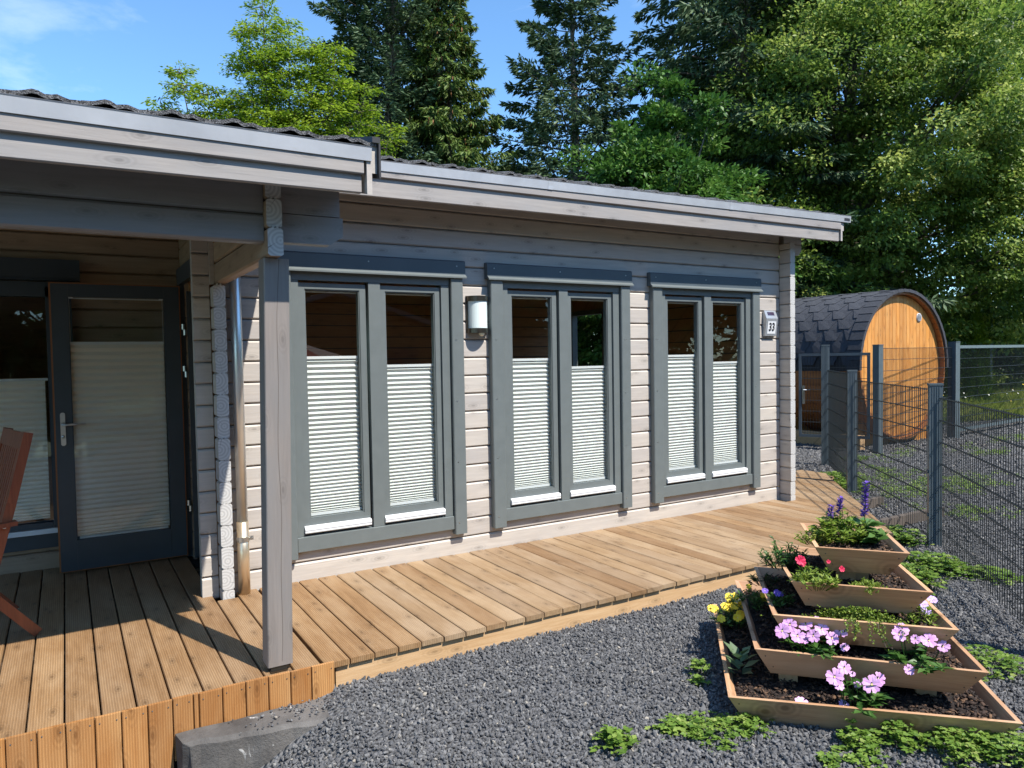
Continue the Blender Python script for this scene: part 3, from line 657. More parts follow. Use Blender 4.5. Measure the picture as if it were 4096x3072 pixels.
# barge boards
def barge(x, ya, z0, z1, yb, dz=0.0):
    b = MB(); b.hexa([(x, ya, z0), (x+.028, ya, z0), (x+.028, yb, z0+SL*(yb-ya)), (x, yb, z0+SL*(yb-ya))], [(x, ya, z1), (x+.028, ya, z1), (x+.028, yb, z1+SL*(yb-ya)), (x, yb, z1+SL*(yb-ya))]); add('barge_board', b, M['logy'], roof, at=(x, ya, z0))
barge(1.368, -1.966, 2.548, 2.786, -.43); barge(1.398, -1.96, 2.66, 2.81, -.43)
barge(7.57, -.405, 2.945, 3.155, 3.0); barge(7.60, -.40, 3.06, 3.20, 3.0)
b = MB(); b.hexa(*plane(1.427, 1.437, -1.99, -.43, 2.64, .18)); b.hexa(*plane(1.395, 1.437, -1.985, -.43, 2.822, .030)); b.hexa(*plane(7.60, 7.70, -.43, 3, 2.80, .045)); add('flashing', b, M['blackfelt'], roof)
# wavy granulated tiles, one sheet per wave
def tilemesh(seed):
    nx, b = 12, MB(); W_, Ln = .265, .38
    def prof(t): return .017*(math.exp(-((t-.36)/.11)**2)+.8*math.exp(-((t-.66)/.11)**2))+.004*math.sin(t*6.28)
    rr = random.Random(seed); V_ = []
    for j in range(3):
        yy = Ln*j/2
        for i in range(nx+1):
            t = i/nx; z_ = prof(t % 1)+.018*(1-j/2)+rr.uniform(-.002, .002)
            V_.append((W_*t*1.01, yy+rr.uniform(-.004, .004)*(j == 0), z_+SL*yy))
    for i in range(nx+1):
        x_, yy, z_ = V_[i]; V_.append((x_, yy+.002, z_-.018))
    F_ = [(j*(nx+1)+i, j*(nx+1)+i+1, (j+1)*(nx+1)+i+1, (j+1)*(nx+1)+i) for j in range(2) for i in range(nx)]+[(3*(nx+1)+i, 3*(nx+1)+i+1, i+1, i) for i in range(nx)]
    b.poly(V_, F_); return b.mesh('roof_tile', M['tile'])
tm = [tilemesh(k) for k in range(4)]
k = 0
for (xa, xb, yf, zf) in ((-3.5, 1.42, -1.972, 2.800), (1.42, 7.6, -.424, 3.175)):
    x = xb-.265
    while x > xa-.1:
        for r_ in range(2):
            dz = .0115*(x-2.03)*(1 if xa > 0 else 0)*.5
            inst('roof_tile', tm[k % 4], (x, yf+.34*r_, zf+dz+SL*.34*r_), roof); k += 1
        x -= .265
# downpipe in the corner
dp = MB(); dp.tube([(1.062, -.072, .52), (1.062, -.072, 2.95)], .038, 20); dp = add('downpipe', dp, M['pipe'], house, smooth=True)
b = MB(); b.tube([(1.062, -.072, .0), (1.062, -.072, .53)], .042, 20); add('pipe_base', b, plain('copper_toned_pipe', (.74, .60, .42), .34, .85), dp, smooth=True)
b = MB(); b.tube([(1.062, -.072, .385), (1.062, -.072, .42)], .046, 16); b.box(1.10, 1.135, -.08, -.064, .388, .417); b.tube([(1.125, -.10, .402), (1.125, -.045, .402)], .006, 6); b.box(1.05, 1.074, -.072, .0, .395, .41)
add('pipe_clamp', b, M['steel'], dp)
# interior
r_ = MB(); r_.box(.98, 7.1, 4.2, 4.25, 0, .90); r_.box(2.1, 7.1, 4.2, 4.25, .901, 2.2); r_.box(.98, 7.1, 4.2, 4.25, 2.201, 3.6)  # rear wall; unseen opening at its left end added to let light in
r_.box(.98, 7.1, .13, 4.2, -.06, -.01); r_.prism([(.13, 0), (4.19, 0), (4.19, 3.6), (3.0, 3.9), (.13, 3.16)], 'x', .94, .97); r_.box(7.05, 7.09, .13, 4.19, 0, .95); r_.box(7.05, 7.09, .13, 3.2, .951, 2.40); r_.box(7.05, 7.09, 4.1, 4.19, .951, 2.40); r_.prism([(.13, 2.401), (4.19, 2.401), (4.19, 3.6), (3.0, 3.9), (.13, 3.16)], 'x', 7.05, 7.09); r_.box(-3.5, .9, 3.8, 3.84, 0, 3.6); r_.prism([(1.7, 0), (3.79, 0), (3.79, 3.6), (1.7, 3.5)], 'x', -3.5, -3.46); r_.box(-3.5, .9, 1.7, 3.8, -.06, -.01)
rw_ = add('interior_walls', r_, M['room'], house)
jn = MB()
for n in range(1, 19): jn.box(2.1, 7.0, 4.192, 4.2, zn(n)-.006, zn(n)+.006); jn.box(7.042, 7.05, .2, 3.19, zn(n)-.006, zn(n)+.006)
add('log_joints', jn, M['core'], rw_)
jn = MB(); jn.box(7.02, 7.12, 3.2, 3.27, .96, 2.4); jn.box(7.02, 7.12, 4.03, 4.1, .96, 2.4); jn.box(7.02, 7.12, 3.271, 4.029, 2.33, 2.4); add('gable_window_frame', jn, M['anth'], house)

# ================================================================ WALL LAMP, HOUSE NUMBER
lamp = thing('wall_lamp', 'half-round wall lamp with white opal shade and dark metal bands', 'lamp', (3.065, 0, 2.06))
def halfcyl(cx, r, z0, z1, n=14, yb=-.004, dep=1.0):
    pts = [(cx+r*math.cos(t), yb-r*dep*math.sin(t)) for t in np.linspace(0, math.pi, n)]; return MB().prism(pts, 'z', z0, z1)
b = MB(); b.box(2.962, 3.165, -.012, -.001, 1.905, 2.222); add('back_plate', b, M['dsteel'], lamp)
add('shade', halfcyl(3.068, .088, 1.945, 2.178, 18, -.0125, .95), M['opal'], lamp, smooth=False)
add('band', halfcyl(3.066, .098, 2.180, 2.221, 18, -.0125, .95), M['dsteel'], lamp); add('band', halfcyl(3.066, .098, 1.903, 1.944, 18, -.0125, .95), M['dsteel'], lamp)
b = MB(); 
for j in range(5):
    pass
bm = bmesh.new(); bmesh.ops.create_uvsphere(bm, u_segments=12, v_segments=8, radius=.026); me = bpy.data.meshes.new('sensor'); bm.to_mesh(me); bm.free(); me.materials.append(plain('cream_sensor', (.75, .68, .5), .4)); inst('sensor', me, (3.08, -.07, 1.899), lamp)

hn = thing('house_number', 'silver solar house number plate reading 33 beside the last window', 'house number', (6.84, 0, 2.0))
b = MB(); b.prism([(-.001, 1.872), (-.001, 2.165), (-.022, 2.165), (-.058, 2.075), (-.036, 1.880)], 'x', 6.735, 6.925); add('housing', b, M['silver'], hn)
def quadlocal(x0, x1, s0, s1, off, A, B):   # strip on the sloped face A->B (y,z)
    A = Vector(A); B = Vector(B); d = (B-A); n_ = Vector((d.y, -d.x)).normalized(); n_ = n_ if n_.x < 0 else -n_
    p, q = A+d*s0+n_*off, A+d*s1+n_*off
    p0, q0 = A+d*s0+n_*.0005, A+d*s1+n_*.0005
    return [(x0, p0.x, p0.y), (x1, p0.x, p0.y), (x1, q0.x, q0.y), (x0, q0.x, q0.y)], [(x0, p.x, p.y), (x1, p.x, p.y), (x1, q.x, q.y), (x0, q.x, q.y)]
b = MB(); b.hexa(*quadlocal(6.775, 6.885, .2, .62, .002, (-.022, 2.165), (-.058, 2.075))); add('solar_cell', b, M['solar'], hn)
b = MB(); b.hexa(*quadlocal(6.762, 6.898, .17, .88, .003, (-.058, 2.075), (-.036, 1.880))); add('number_panel', b, M['panelw'], hn)
fc = bpy.data.curves.new('digits', 'FONT'); fc.body = '33'; fc.size = .125; fc.extrude = .0006; fc.align_x = 'CENTER'; fc.align_y = 'CENTER'; fc.offset = .0028; fc.space_character = 1.05
tmp = bpy.data.objects.new('digits_src', fc); COL.objects.link(tmp); bpy.context.view_layer.update()
me = bpy.data.meshes.new_from_object(tmp.evaluated_get(bpy.context.evaluated_depsgraph_get())); bpy.data.objects.remove(tmp)
me.materials.clear(); me.materials.append(M['print'])
tilt = math.atan2(.022, .195)
dg = inst('digits', me, (6.83, -.0525, 1.975), hn, (math.pi/2-tilt*-1, 0, 0)); dg.scale = (.78, 1.0, 1)

# ================================================================ CHAIR
ch = thing('garden_chair', 'reddish teak folding garden chair standing on the shaded porch', 'chair', (-.485, .104, 0), rot=(0, 0, math.radians(14)))
def cadd(name, mb, par=ch, mat='teak'):
    o = bpy.data.objects.new(name, mb.mesh(name, M[mat])); COL.objects.link(o); o.parent = par; WL[o] = WL[ch]; return o
def bar(p, q, wy, wt, cham=.006):     # bar in xz-plane with thickness wt across, wy along y
    p = Vector(p); q = Vector(q); d = (q-p).normalized(); n_ = Vector((-d.z, 0, d.x)); a = n_*wt/2; yv = Vector((0, wy/2, 0))
    return MB().hexa([p-a-yv, p+a-yv, p+a+yv, p-a+yv], [q-a-yv, q+a-yv, q+a+yv, q-a+yv])
for s in (-1, 1):
    yy = -.03+(.27 if s > 0 else -.27)
    b = bar((.205, yy, 1.27), (.10, yy, .84), .032, .052); b.v += []; cadd('stile', b)
    cadd('stile', bar((.10, yy, .842), (-.02, yy, .40), .032, .054)); cadd('leg', bar((-.02, yy, .402), (-.30, yy, .012), .030, .05))
    cadd('leg', bar((-.24, yy+.036*s, .56), (.205, yy+.036*s, .012), .030, .058)); cadd('armrest', bar((-.42, yy+.02*s, .69), (.12, yy+.02*s, .72), .062, .026))
    cadd('bolt', MB().tube([(.055, yy-.03, .705), (.055, yy+.03, .705)], .012, 10), mat='steel')
cadd('top_rail', bar((.190, -.03, 1.268), (.168, -.03, 1.168), .505, .026))
for k in range(9): cadd('slat', bar((.167, -.24+.0525*k, 1.166), (.0, -.24+.0525*k, .52), .036, .014))
cadd('lower_rail', bar((-.0, -.03, .515), (-.02, -.03, .45), .505, .024))
for k in range(7): cadd('seat_slat', bar((-.38+.06*k, -.03, .485+.004*k), (-.33+.06*k, -.03, .487+.004*k), .50, .018))

# ================================================================ PLANTS helpers
def rotz(v, a):
    c_, s_ = np.cos(a), np.sin(a); return np.stack([v[..., 0]*c_-v[..., 1]*s_, v[..., 0]*s_+v[..., 1]*c_, v[..., 2]], -1)
def plant_part(name, P, D, N, Lh, Wd, mat, parent, tint=None, fold=.2):
    n = len(P); t = RNG.random(n) if tint is None else tint
    a = np.array(WL[parent]) if parent is not None else np.zeros(3)
    me = leafmesh(name, P-a, D, N, np.broadcast_to(Lh, n), np.broadcast_to(Wd, n), mat, t, fold)
    return inst(name, me, tuple(a), parent)
def bush(c, r, h, n, ll, lw, rng=RNG, up=.5):
    """leaves on short upright shoots filling a low dome at c"""
    ns = max(6, n//9); a = rng.uniform(0, 6.28, ns); rr = r*np.sqrt(rng.random(ns)); top = h*(1-.6*(rr/r)**2)*rng.uniform(.6, 1.1, ns)
    tip = np.stack([c[0]+rr*np.cos(a)*1.15, c[1]+rr*np.sin(a)*1.15, c[2]+top], -1); base = np.stack([c[0]+rr*np.cos(a)*.5, c[1]+rr*np.sin(a)*.5, np.full(ns, c[2])], -1)
    k = rng.integers(0, ns, n); t = rng.uniform(.25, 1, n)**.7; P = base[k]+(tip-base)[k]*t[:, None]
    az = rng.uniform(0, 6.28, n); D = np.stack([np.cos(az), np.sin(az), rng.uniform(-.1, .9, n)*up*2], -1); N = np.stack([rng.normal(0, .3, n), rng.normal(0, .3, n), np.ones(n)], -1)
    return P, D, N, ll*rng.uniform(.6, 1.15, n), lw*rng.uniform(.6, 1.15, n), base, tip
def flower(c, d, r, mat, parent, npet=5, eye=True, cup=.18, name='flower'):
    d = Vector(d).normalized(); x = d.orthogonal().normalized(); y = d.cross(x); b = MB(); c = Vector(c)
    for i in range(npet):
        a = 2*math.pi*i/npet+random.uniform(-.1, .1); u = x*math.cos(a)+y*math.sin(a); v_ = d.cross(u); wd = r*.60*(5/npet)**.8; rr = r*random.uniform(.9, 1.08)
        pts = [c, c+u*rr*.35-v_*wd*.45+d*r*cup*.6, c+u*rr*.8-v_*wd*.78+d*r*cup, c+u*rr*1.04-v_*wd*.42+d*r*cup*.8, c+u*rr*.94+d*r*cup*.75, c+u*rr*1.04+v_*wd*.42+d*r*cup*.8, c+u*rr*.8+v_*wd*.78+d*r*cup, c+u*rr*.35+v_*wd*.45+d*r*cup*.6]
        b.poly([p+d*.0012*(i % 2) for p in pts], [(0, 1, 2, 3, 4), (0, 4, 5, 6, 7)])
    if eye:
        q = [c+d*r*.12+(x*math.cos(t)+y*math.sin(t))*r*.13 for t in np.linspace(0, 6.28, 7)[:-1]]; b.poly(q, [tuple(range(6))], 1)
    o = bpy.data.objects.new(name, b.mesh(name, [M[mat], M['petalc']], tuple(c))); link(o, parent, tuple(c)); return o

# ================================================================ PLANTER PYRAMID
CT = np.array([3.655, -3.105])
TI = [(0.0, (2.735, -3.130), (3.638, -4.035), (3.685, -2.124), .15, .038), (.18, (2.962, -3.100), (3.640, -3.890), (3.770, -2.245), .15, .04), (.34, (3.075, -3.120), (3.640, -3.755), (3.690, -2.470), .15, .04),
      (.49, (3.215, -3.125), (3.640, -3.630), (3.720, -2.570), .145, .04), (.66, (3.358, -3.165), (3.635, -3.515), (3.770, -2.755), .14, .035)]
TLAB = ['larch tray on the gravel, the largest at the bottom of the flower pyramid', 'second larch tray from the bottom, pink flowers along its front', 'middle larch tray of the flower pyramid with creeping plant over its front',
        'second larch tray from the top with crimson flowers and a light green cushion', 'smallest larch tray at the top of the flower pyramid holding purple salvia']
trays = []; 
def lerp(a, b, t): return a+(b-a)*t
for ti, (zt_, fl, fr, bl, h, sd_) in enumerate(TI):
    fl, fr, bl = map(np.array, (fl, fr, bl)); br = fr+bl-fl; ctr = (fr+bl)/2
    T = thing('planter_tray', TLAB[ti], 'planter', (ctr[0], ctr[1], zt_-h), 'stacked larch planter trays')
    cor = [fl, fr, br, bl]; ins = .085*h/.15; th = .021
    def inset(p, d):     # move corner inwards by d on both sides
        e1 = unit(fr-fl); e2 = unit(bl-fl); s1 = 1 if np.dot(p-ctr, e1) < 0 else -1; s2 = 1 if np.dot(p-ctr, e2) < 0 else -1
        return p+e1*s1*d+e2*s2*d
    for k in range(4):
        a, b_ = cor[k], cor[(k+1) % 4]; ia, ib = inset(a, th), inset(b_, th); oa, ob = inset(a, ins), inset(b_, ins); ja, jb = inset(a, ins+th), inset(b_, ins+th)
        mid = (a+b_)/2; ang = math.atan2(*(b_-a)[::-1]); Rm = np.array([[math.cos(-ang), -math.sin(-ang)], [math.sin(-ang), math.cos(-ang)]])
        def lc(p, z): q = Rm@(p-mid); return (q[0], q[1], z-(zt_-h))
        B = MB(); B.hexa([lc(oa, zt_-h), lc(ob, zt_-h), lc(jb, zt_-h), lc(ja, zt_-h)], [lc(a, zt_), lc(b_, zt_), lc(ib, zt_), lc(ia, zt_)])
        wl_ = np.linalg.norm(b_-a)/2
        for sx in (-1, 1):
            for zf in (.3, .75):
                yb_ = ins*(1-zf); B.tube([(sx*(wl_-.03-ins*(1-zf)), yb_-.001, h*zf), (sx*(wl_-.03-ins*(1-zf)), yb_-.0025, h*zf)], .0035, 6, 1)
        o = add('board', B, [M['tray'], M['dsteel']], None, at=(0, 0, 0)); o.parent = T; o.location = Vector((mid[0], mid[1], zt_-h))-WL[T]; o.rotation_euler = (0, 0, ang); WL[o] = Vector((mid[0], mid[1], zt_-h))
    zs = zt_-sd_; d_in = th+ins*sd_/h+.002; q = [inset(p, d_in) for p in cor]; n_ = 14; V_ = []
    for i in range(n_+1):
        for j_ in range(n_+1):
            s_, t_ = i/n_, j_/n_; p = lerp(lerp(q[0], q[1], s_), lerp(q[3], q[2], s_), t_); V_.append((p[0], p[1], zs+random.uniform(-.006, .006)-.012*max(0, 1-8*min(s_, t_, 1-s_, 1-t_))))
    S = MB(); S.poly(V_, [(i*(n_+1)+j_, (i+1)*(n_+1)+j_, (i+1)*(n_+1)+j_+1, i*(n_+1)+j_+1) for i in range(n_) for j_ in range(n_)]); add('soil', S, M['soil'], T, kind='stuff')
    # mulch chips
    nc = int(2600*np.linalg.norm(fr-fl)*np.linalg.norm(bl-fl)); s_, t_ = RNG.random(nc)*.97+.015, RNG.random(nc)*.97+.015
    if ti < 4: 
        keep = (np.minimum(np.minimum(s_, 1-s_), np.minimum(t_, 1-t_)) < .30); s_, t_ = s_[keep], t_[keep]; nc = len(s_)
    P = np.array(q[0])[None]*((1-s_)*(1-t_))[:, None]+np.array(q[1])[None]*(s_*(1-t_))[:, None]+np.array(q[3])[None]*((1-s_)*t_)[:, None]+np.array(q[2])[None]*(s_*t_)[:, None]
    P = np.column_stack([P, np.full(nc, zs)+RNG.uniform(-.002, .01, nc)]); D = unit(RNG.normal(0, 1, (nc, 3))*(1, 1, .35)); N_ = unit(RNG.normal(0, .5, (nc, 3))+(0, 0, 1)); S_ = unit(np.cross(N_, D))
    Ln = RNG.uniform(.008, .030, nc)[:, None]; Wd_ = RNG.uniform(.003, .008, nc)[:, None]; N_ = np.cross(D, S_)*.002
    V8 = np.stack([P+a*D*Ln/2+b_*S_*Wd_+c_*N_ for a in (-1, 1) for b_ in (-1, 1) for c_ in (-1, 1)], 1).reshape(-1, 3)
    base = (np.arange(nc)*8)[:, None]; Fq = np.concatenate([base+np.array(f_) for f_ in ((0, 1, 3, 2), (4, 6, 7, 5), (0, 4, 5, 1), (2, 3, 7, 6), (1, 5, 7, 3))])
    inst('mulch', npmesh('mulch', V8-np.array(WL[T]), Fq, M['chip']), tuple(WL[T]), T, kind='stuff')
    if ti:   # blocks this tray rests on
        for k, dd in ((0, .10), (1, .12), (2, .1), (3, .1)):
            p = inset(cor[k], ins+dd); e1 = unit(fr-fl); e2 = unit(bl-fl); zl = TI[ti-1][0]-TI[ti-1][5]-.01
            B = MB(); w1, w2 = .045, .022; c4 = [p-e1*w1-e2*w2, p+e1*w1-e2*w2, p+e1*w1+e2*w2, p-e1*w1+e2*w2]
            p2 = p+e2*(-.05 if k < 2 else .05)
            B.hexa([(*c, zl) for c in c4], [(*c, zt_-h-.0015) for c in c4]); add('block', B, M['pine'], T, at=(p[0], p[1], zl))
    trays.append(T)
def zsoil(i): return TI[i][0]-TI[i][5]
def impatiens(c, n, heads, label):
    T = thing('impatiens_plant', label, 'flower', tuple(c), 'pink impatiens in the planter pyramid')
    P, D, N, Ll, Lw, base, tip = bush(c, .115, .13, n, .080, .034, up=.15)
    for i in range(n):
        v_, t_ = leaves(np.zeros((1, 3)), D[i:i+1], N[i:i+1], Ll[i:i+1], Lw[i:i+1], .25)
        m_ = npmesh('leaf', v_, t_, M['plant'], np.full(2, random.random()*.9)); inst('leaf', m_, tuple(P[i]), T)
    s = MB()
    for i in range(len(base)): s.tube([base[i], tip[i]], .003, 5)
    for (dx, dy, dz, r) in heads: s.tube([(c[0]+dx*.5, c[1]+dy*.5, c[2]), (c[0]+dx, c[1]+dy, c[2]+dz)], .0025, 5)
    add('stem', s, M['plant'], T)
    for (dx, dy, dz, r) in heads: flower((c[0]+dx, c[1]+dy, c[2]+dz-.012), (-.75+random.uniform(-.25, .25), -.62+random.uniform(-.25, .25), .6+random.uniform(-.2, .25)), r*random.uniform(.66, .86), 'petalp', T)
R_ = np.array((.855, -.519)); F_ = np.array((.519, .855))   # picture-right and away, in plan
def H(a, b, z, r): return (*(R_*a+F_*b), z, r)
impatiens((3.195, -3.263, zsoil(1)), 78, [H(-.15, .0, .15, .045), H(-.10, .03, .17, .042), H(-.08, -.02, .13, .043), H(-.02, .03, .17, .042), H(.0, -.02, .13, .045), H(.05, .0, .155, .044), H(.04, .04, .18, .038), H(.09, -.03, .12, .045), H(.15, .0, .155, .043), H(.15, -.04, .075, .032), H(.10, .03, .17, .036), H(-.04, .0, .11, .036)], 'impatiens with a dense row of pink flowers, nearer the deck in the second tray')
impatiens((3.50, -3.62, zsoil(1)), 78, [H(-.05, .03, .19, .048), H(-.08, .0, .18, .038), H(.06, -.01, .15, .050), H(.08, .02, .16, .036), H(.0, .0, .155, .034), H(.13, -.01, .12, .034), H(-.08, -.09, .045, .036)], 'impatiens with few pink flowers near the fence side of the second tray')
impatiens((3.225, -3.49, zsoil(0)), 78, [H(-.11, -.01, .17, .048), H(-.10, -.03, .14, .036), H(-.05, .02, .20, .047), H(.06, -.03, .14, .054), H(.11, .01, .15, .042), H(.0, -.01, .13, .024), H(-.01, .02, .17, .022)], 'impatiens with pink flowers in the front of the bottom tray')
for i, (x, y, z) in enumerate(((3.02, -3.335, zsoil(0)), (3.17, -3.46, zsoil(0)))):
    T = thing('fallen_petal', ('pink fallen flower lying on the mulch near the left corner of the bottom tray', 'pale lilac fallen petal on the mulch between corner and plant in bottom tray')[i], 'petal', (x, y, z+.012)); flower((x, y, z+.018), (-.2, -.5, .9), .032-.006*i, 'petalp' if i == 0 else 'petall', T, 4, False, .1, 'petal')

def smallplant(name, label, cat, c, r, h, n, ll, lw, mat, up=.5, stems=True, **kw):
    T = thing(name, label, cat, tuple(c)); P, D, N, Ll, Lw, base, tip = bush(c, r, h, n, ll, lw, up=up)
    plant_part('foliage', P, D, N, Ll, Lw, M[mat], T, np.clip(RNG.normal(.5, .25, n), 0, 1))
    if stems:
        s = MB()
        for i in range(len(base)): s.tube([base[i], tip[i]], .0018, 4)
        add('stem', s, M[mat], T)
    return T, tip
T, tip = smallplant('yellow_flower_plant', 'bushy plant with bright yellow flowers at the deck-side corner of the trays', 'flower', (3.56, -2.42, zsoil(0)), .12, .17, 320, .04, .014, 'plant')
for k in range(17):
    p = tip[random.randrange(len(tip))]; flower((p[0]+random.uniform(-.07, .02), p[1]+random.uniform(-.06, .03), p[2]+.02), (-.4, -.6, .6), .027, 'petaly', T, 6, True)
T, tip = smallplant('marigold_plant', 'small plant with a few yellow flowers behind it in the second tray', 'flower', (3.50, -2.60, zsoil(1)), .11, .12, 220, .045, .012, 'plant')
for k in range(4): p = tip[k]; flower((p[0], p[1], p[2]+.01), (-.4, -.6, .6), .017, 'petaly', T)
T = thing('sage_plant', 'young sage with rounded grey green leaves in the shaded bottom tray', 'plant', (3.04, -2.93, zsoil(0)))
for i in range(16):
    a = i*2.4; el = .25+.05*i; d = np.array([[math.cos(a), math.sin(a), el]]); v_, t_ = leaves(np.zeros((1, 3)), d, np.array([[0, 0, 1.]])-d*.3, np.array([.095*random.uniform(.7, 1.1)]), np.array([.058]), .12)
    inst('leaf', npmesh('leaf', v_, t_, M['sage'], np.full(2, random.random())), (3.04+math.cos(a)*.02, -2.93+math.sin(a)*.02, zsoil(0)+.008*i), T)
T, tip = smallplant('violet_flower_plant', 'dark leaved plant with small violet flowers in the shade of the middle tray', 'flower', (3.30, -2.98, zsoil(2)), .09, .09, 150, .04, .012, 'plant')
for k in range(4): p = tip[k]; flower((p[0]-.03, p[1]+.03, p[2]+.015), (-.4, -.5, .7), .018, 'petalv', T)
smallplant('dark_leaf_plant', 'dark low plant at the back corner of the middle tray', 'plant', (3.52, -2.70, zsoil(2)), .09, .08, 120, .045, .012, 'hedge')
# creeping wire vine over the middle tray
T = thing('creeping_wire_vine', 'yellow green creeping vine spilling over the front board of the middle tray', 'vine', (3.40, -3.37, zsoil(2)))
c = np.array([3.40, -3.37, zsoil(2)]); n = 2600; e = unit(np.array([.565, -.635])); u_ = RNG.normal(0, .13, n); v_ = RNG.normal(0, .04, n)
P = np.stack([c[0]+e[0]*u_-e[1]*v_*-1, c[1]+e[1]*u_+e[0]*v_, c[2]+.005+.085*np.exp(-(u_/.17)**2)*RNG.random(n)], -1)
plant_part('foliage', P, RNG.normal(0, 1, (n, 3)), RNG.normal(0, .5, (n, 3))+(0, 0, 1), RNG.uniform(.008, .014, n), RNG.uniform(.008, .013, n), M['plantl'], T)
s = MB(); lp = []
for k in range(9):
    a = RNG.uniform(-.13, .20); p0 = np.array([3.075, -3.12, 0])*.0+np.array([c[0]+e[0]*a-.055, c[1]+e[1]*a-.055, .352]); pts = [np.array([c[0]+e[0]*a, c[1]+e[1]*a, c[2]+.02]), p0]
    L_ = random.uniform(.05, .14)
    for j_ in range(1, 5): pts.append(p0+np.array([-.018+e[0]*random.uniform(-.02, .04)*j_*.4, -.018+e[1]*random.uniform(-.02, .04)*j_*.4, -L_*j_/4]))
    s.tube([tuple(q) for q in pts], .0011, 4)
    for q0, q1 in zip(pts[:-1], pts[1:]):
        for t_ in np.linspace(0, 1, 7): lp.append(q0+(q1-q0)*t_+RNG.normal(0, .004, 3))
add('stem', s, M['bark'], T); lp = np.array(lp); n = len(lp); plant_part('trailing_leaves', lp, RNG.normal(0, 1, (n, 3)), RNG.normal(0, .5, (n, 3))+(-.4, -.6, .5), np.full(n, .011), np.full(n, .011), M['plantl'], T)
T, tip = smallplant('lilac_flower_plant', 'small plant with lilac daisies at the fence-side corner of the middle tray', 'flower', (3.68, -3.55, zsoil(2)), .085, .10, 180, .04, .010, 'plantl')
for (dx, dz, bq) in ((-.01, .11, -.02), (.09, .10, .07), (.03, .06, .02)): flower((3.68+R_[0]*dx+F_[0]*bq, -3.55+R_[1]*dx+F_[1]*bq, zsoil(2)+dz), (-.3, -.4, .9), .026, 'petall', T, 9)
T, tip = smallplant('crimson_flower_plant', 'upright plant with crimson flowers at the deck side of the second tray from the top', 'flower', (3.335, -3.19, zsoil(3)), .11, .12, 380, .045, .011, 'plantl')
for (dx, dz, r) in ((-.09, .15, .026), (-.08, .135, .02), (.13, .10, .015), (.06, .14, .011)): flower((3.335+R_[0]*dx, -3.19+R_[1]*dx, zsoil(3)+dz), (-.4, -.7, .4), r, 'petalr', T, 5, False, .5)
T, tip = smallplant('light_cushion_plant', 'pale lime green cushion plant in the second tray from the top', 'plant', (3.50, -3.375, zsoil(3)), .078, .06, 700, .020, .008, 'plantl', .9, False)
smallplant('yellow_dot_plant', 'loose dark plant with tiny yellow flowers leaning toward the deck beside the top tray', 'flower', (3.50, -2.85, zsoil(3)), .13, .17, 520, .032, .012, 'plant')
T, tip = smallplant('green_filler_plant', 'mixed light green leafy plant filling the top tray', 'plant', (3.66, -3.11, zsoil(4)), .15, .17, 900, .038, .020, 'plantl')
smallplant('bronze_filler_plant', 'small bronze green trailing plant on the deck side of the top tray', 'plant', (3.53, -3.03, zsoil(4)), .10, .08, 380, .020, .012, 'grass')
T = thing('purple_salvia', 'salvia with tall purple flower spikes and broad leaves in the top tray', 'flower', (3.72, -3.22, zsoil(4)))
P, D, N, Ll, Lw, base, tip = bush((3.72, -3.22, zsoil(4)), .09, .14, 60, .10, .056, up=.2)
plant_part('foliage', P, D, N, Ll, Lw, M['plant'], T, np.clip(RNG.normal(.75, .15, 60), 0, 1), .12)
for (dx, dy, h0, h1) in ((.0, .03, .15, .34), (-.10, .12, .13, .24), (-.16, .10, .13, .20)):
    bx_, by_ = 3.72+R_[0]*dx+F_[0]*dy, -3.22+R_[1]*dx+F_[1]*dy; n = int(900*(h1-h0)); t_ = RNG.random(n); a = RNG.uniform(0, 6.28, n); rr = .022*(1-.5*t_); z_ = zsoil(4)+h0+(h1-h0)*t_
    P = np.stack([bx_+.3*rr*np.cos(a)+.02*t_, by_+.3*rr*np.sin(a), z_], -1); D = np.stack([np.cos(a), np.sin(a), np.full(n, .5)], -1); plant_part('flower_spike', P, D, np.tile([0, 0, 1.], (n, 1)), np.full(n, .022), np.full(n, .013), M['petalv'], T)
    add('stem', MB().tube([(bx_, by_, zsoil(4)), (bx_+.02, by_, zsoil(4)+h1)], .0022, 5), M['plant'], T)

# ---- weeds in the gravel
def weedclump(c, r, h, n, label, mat='weed', ll=.030, group='weeds growing in the gravel'):
    c = (c[0], c[1], float(gz(c[0], c[1]))); T = thing('weed_clump', label, 'weed', c, group)
    h *= 1.25; ns = n//2; a = RNG.uniform(0, 6.28, ns); rr = r*np.sqrt(RNG.random(ns))*RNG.uniform(.6, 1.2, ns); z_ = c[2]+h*RNG.uniform(.3, 1, ns)*(1-.5*(rr/r)**2)
    P0 = np.stack([c[0]+rr*np.cos(a), c[1]+rr*np.sin(a), z_], -1)+RNG.normal(0, .006, (ns, 3)); N0 = unit(np.stack([RNG.normal(0, .35, ns), RNG.normal(0, .35, ns), np.ones(ns)], -1)); az = RNG.uniform(0, 6.28, ns)
    Ps, Ds, Ns = [], [], []
    for k in (-1, 0, 1): Ps.append(P0); Ds.append(np.stack([np.cos(az+k*1.0), np.sin(az+k*1.0), np.full(ns, .1)], -1)); Ns.append(N0)
    P, D, N = map(np.concatenate, (Ps, Ds, Ns)); t_ = np.tile(np.clip(RNG.normal(.5, .22, ns), 0, 1), 3); ln = np.tile(RNG.uniform(.6, 1.2, ns), 3)*ll
    plant_part('foliage', P, D, N, ln, ln*.62, M[mat], T, t_)
    s = MB()
    for i in range(0, ns, 4): s.tube([(c[0]+(P0[i, 0]-c[0])*.6, c[1]+(P0[i, 1]-c[1])*.6, c[2]-.01), tuple(P0[i])], .0014, 3, caps=False)
    add('stem', s, M[mat], T)
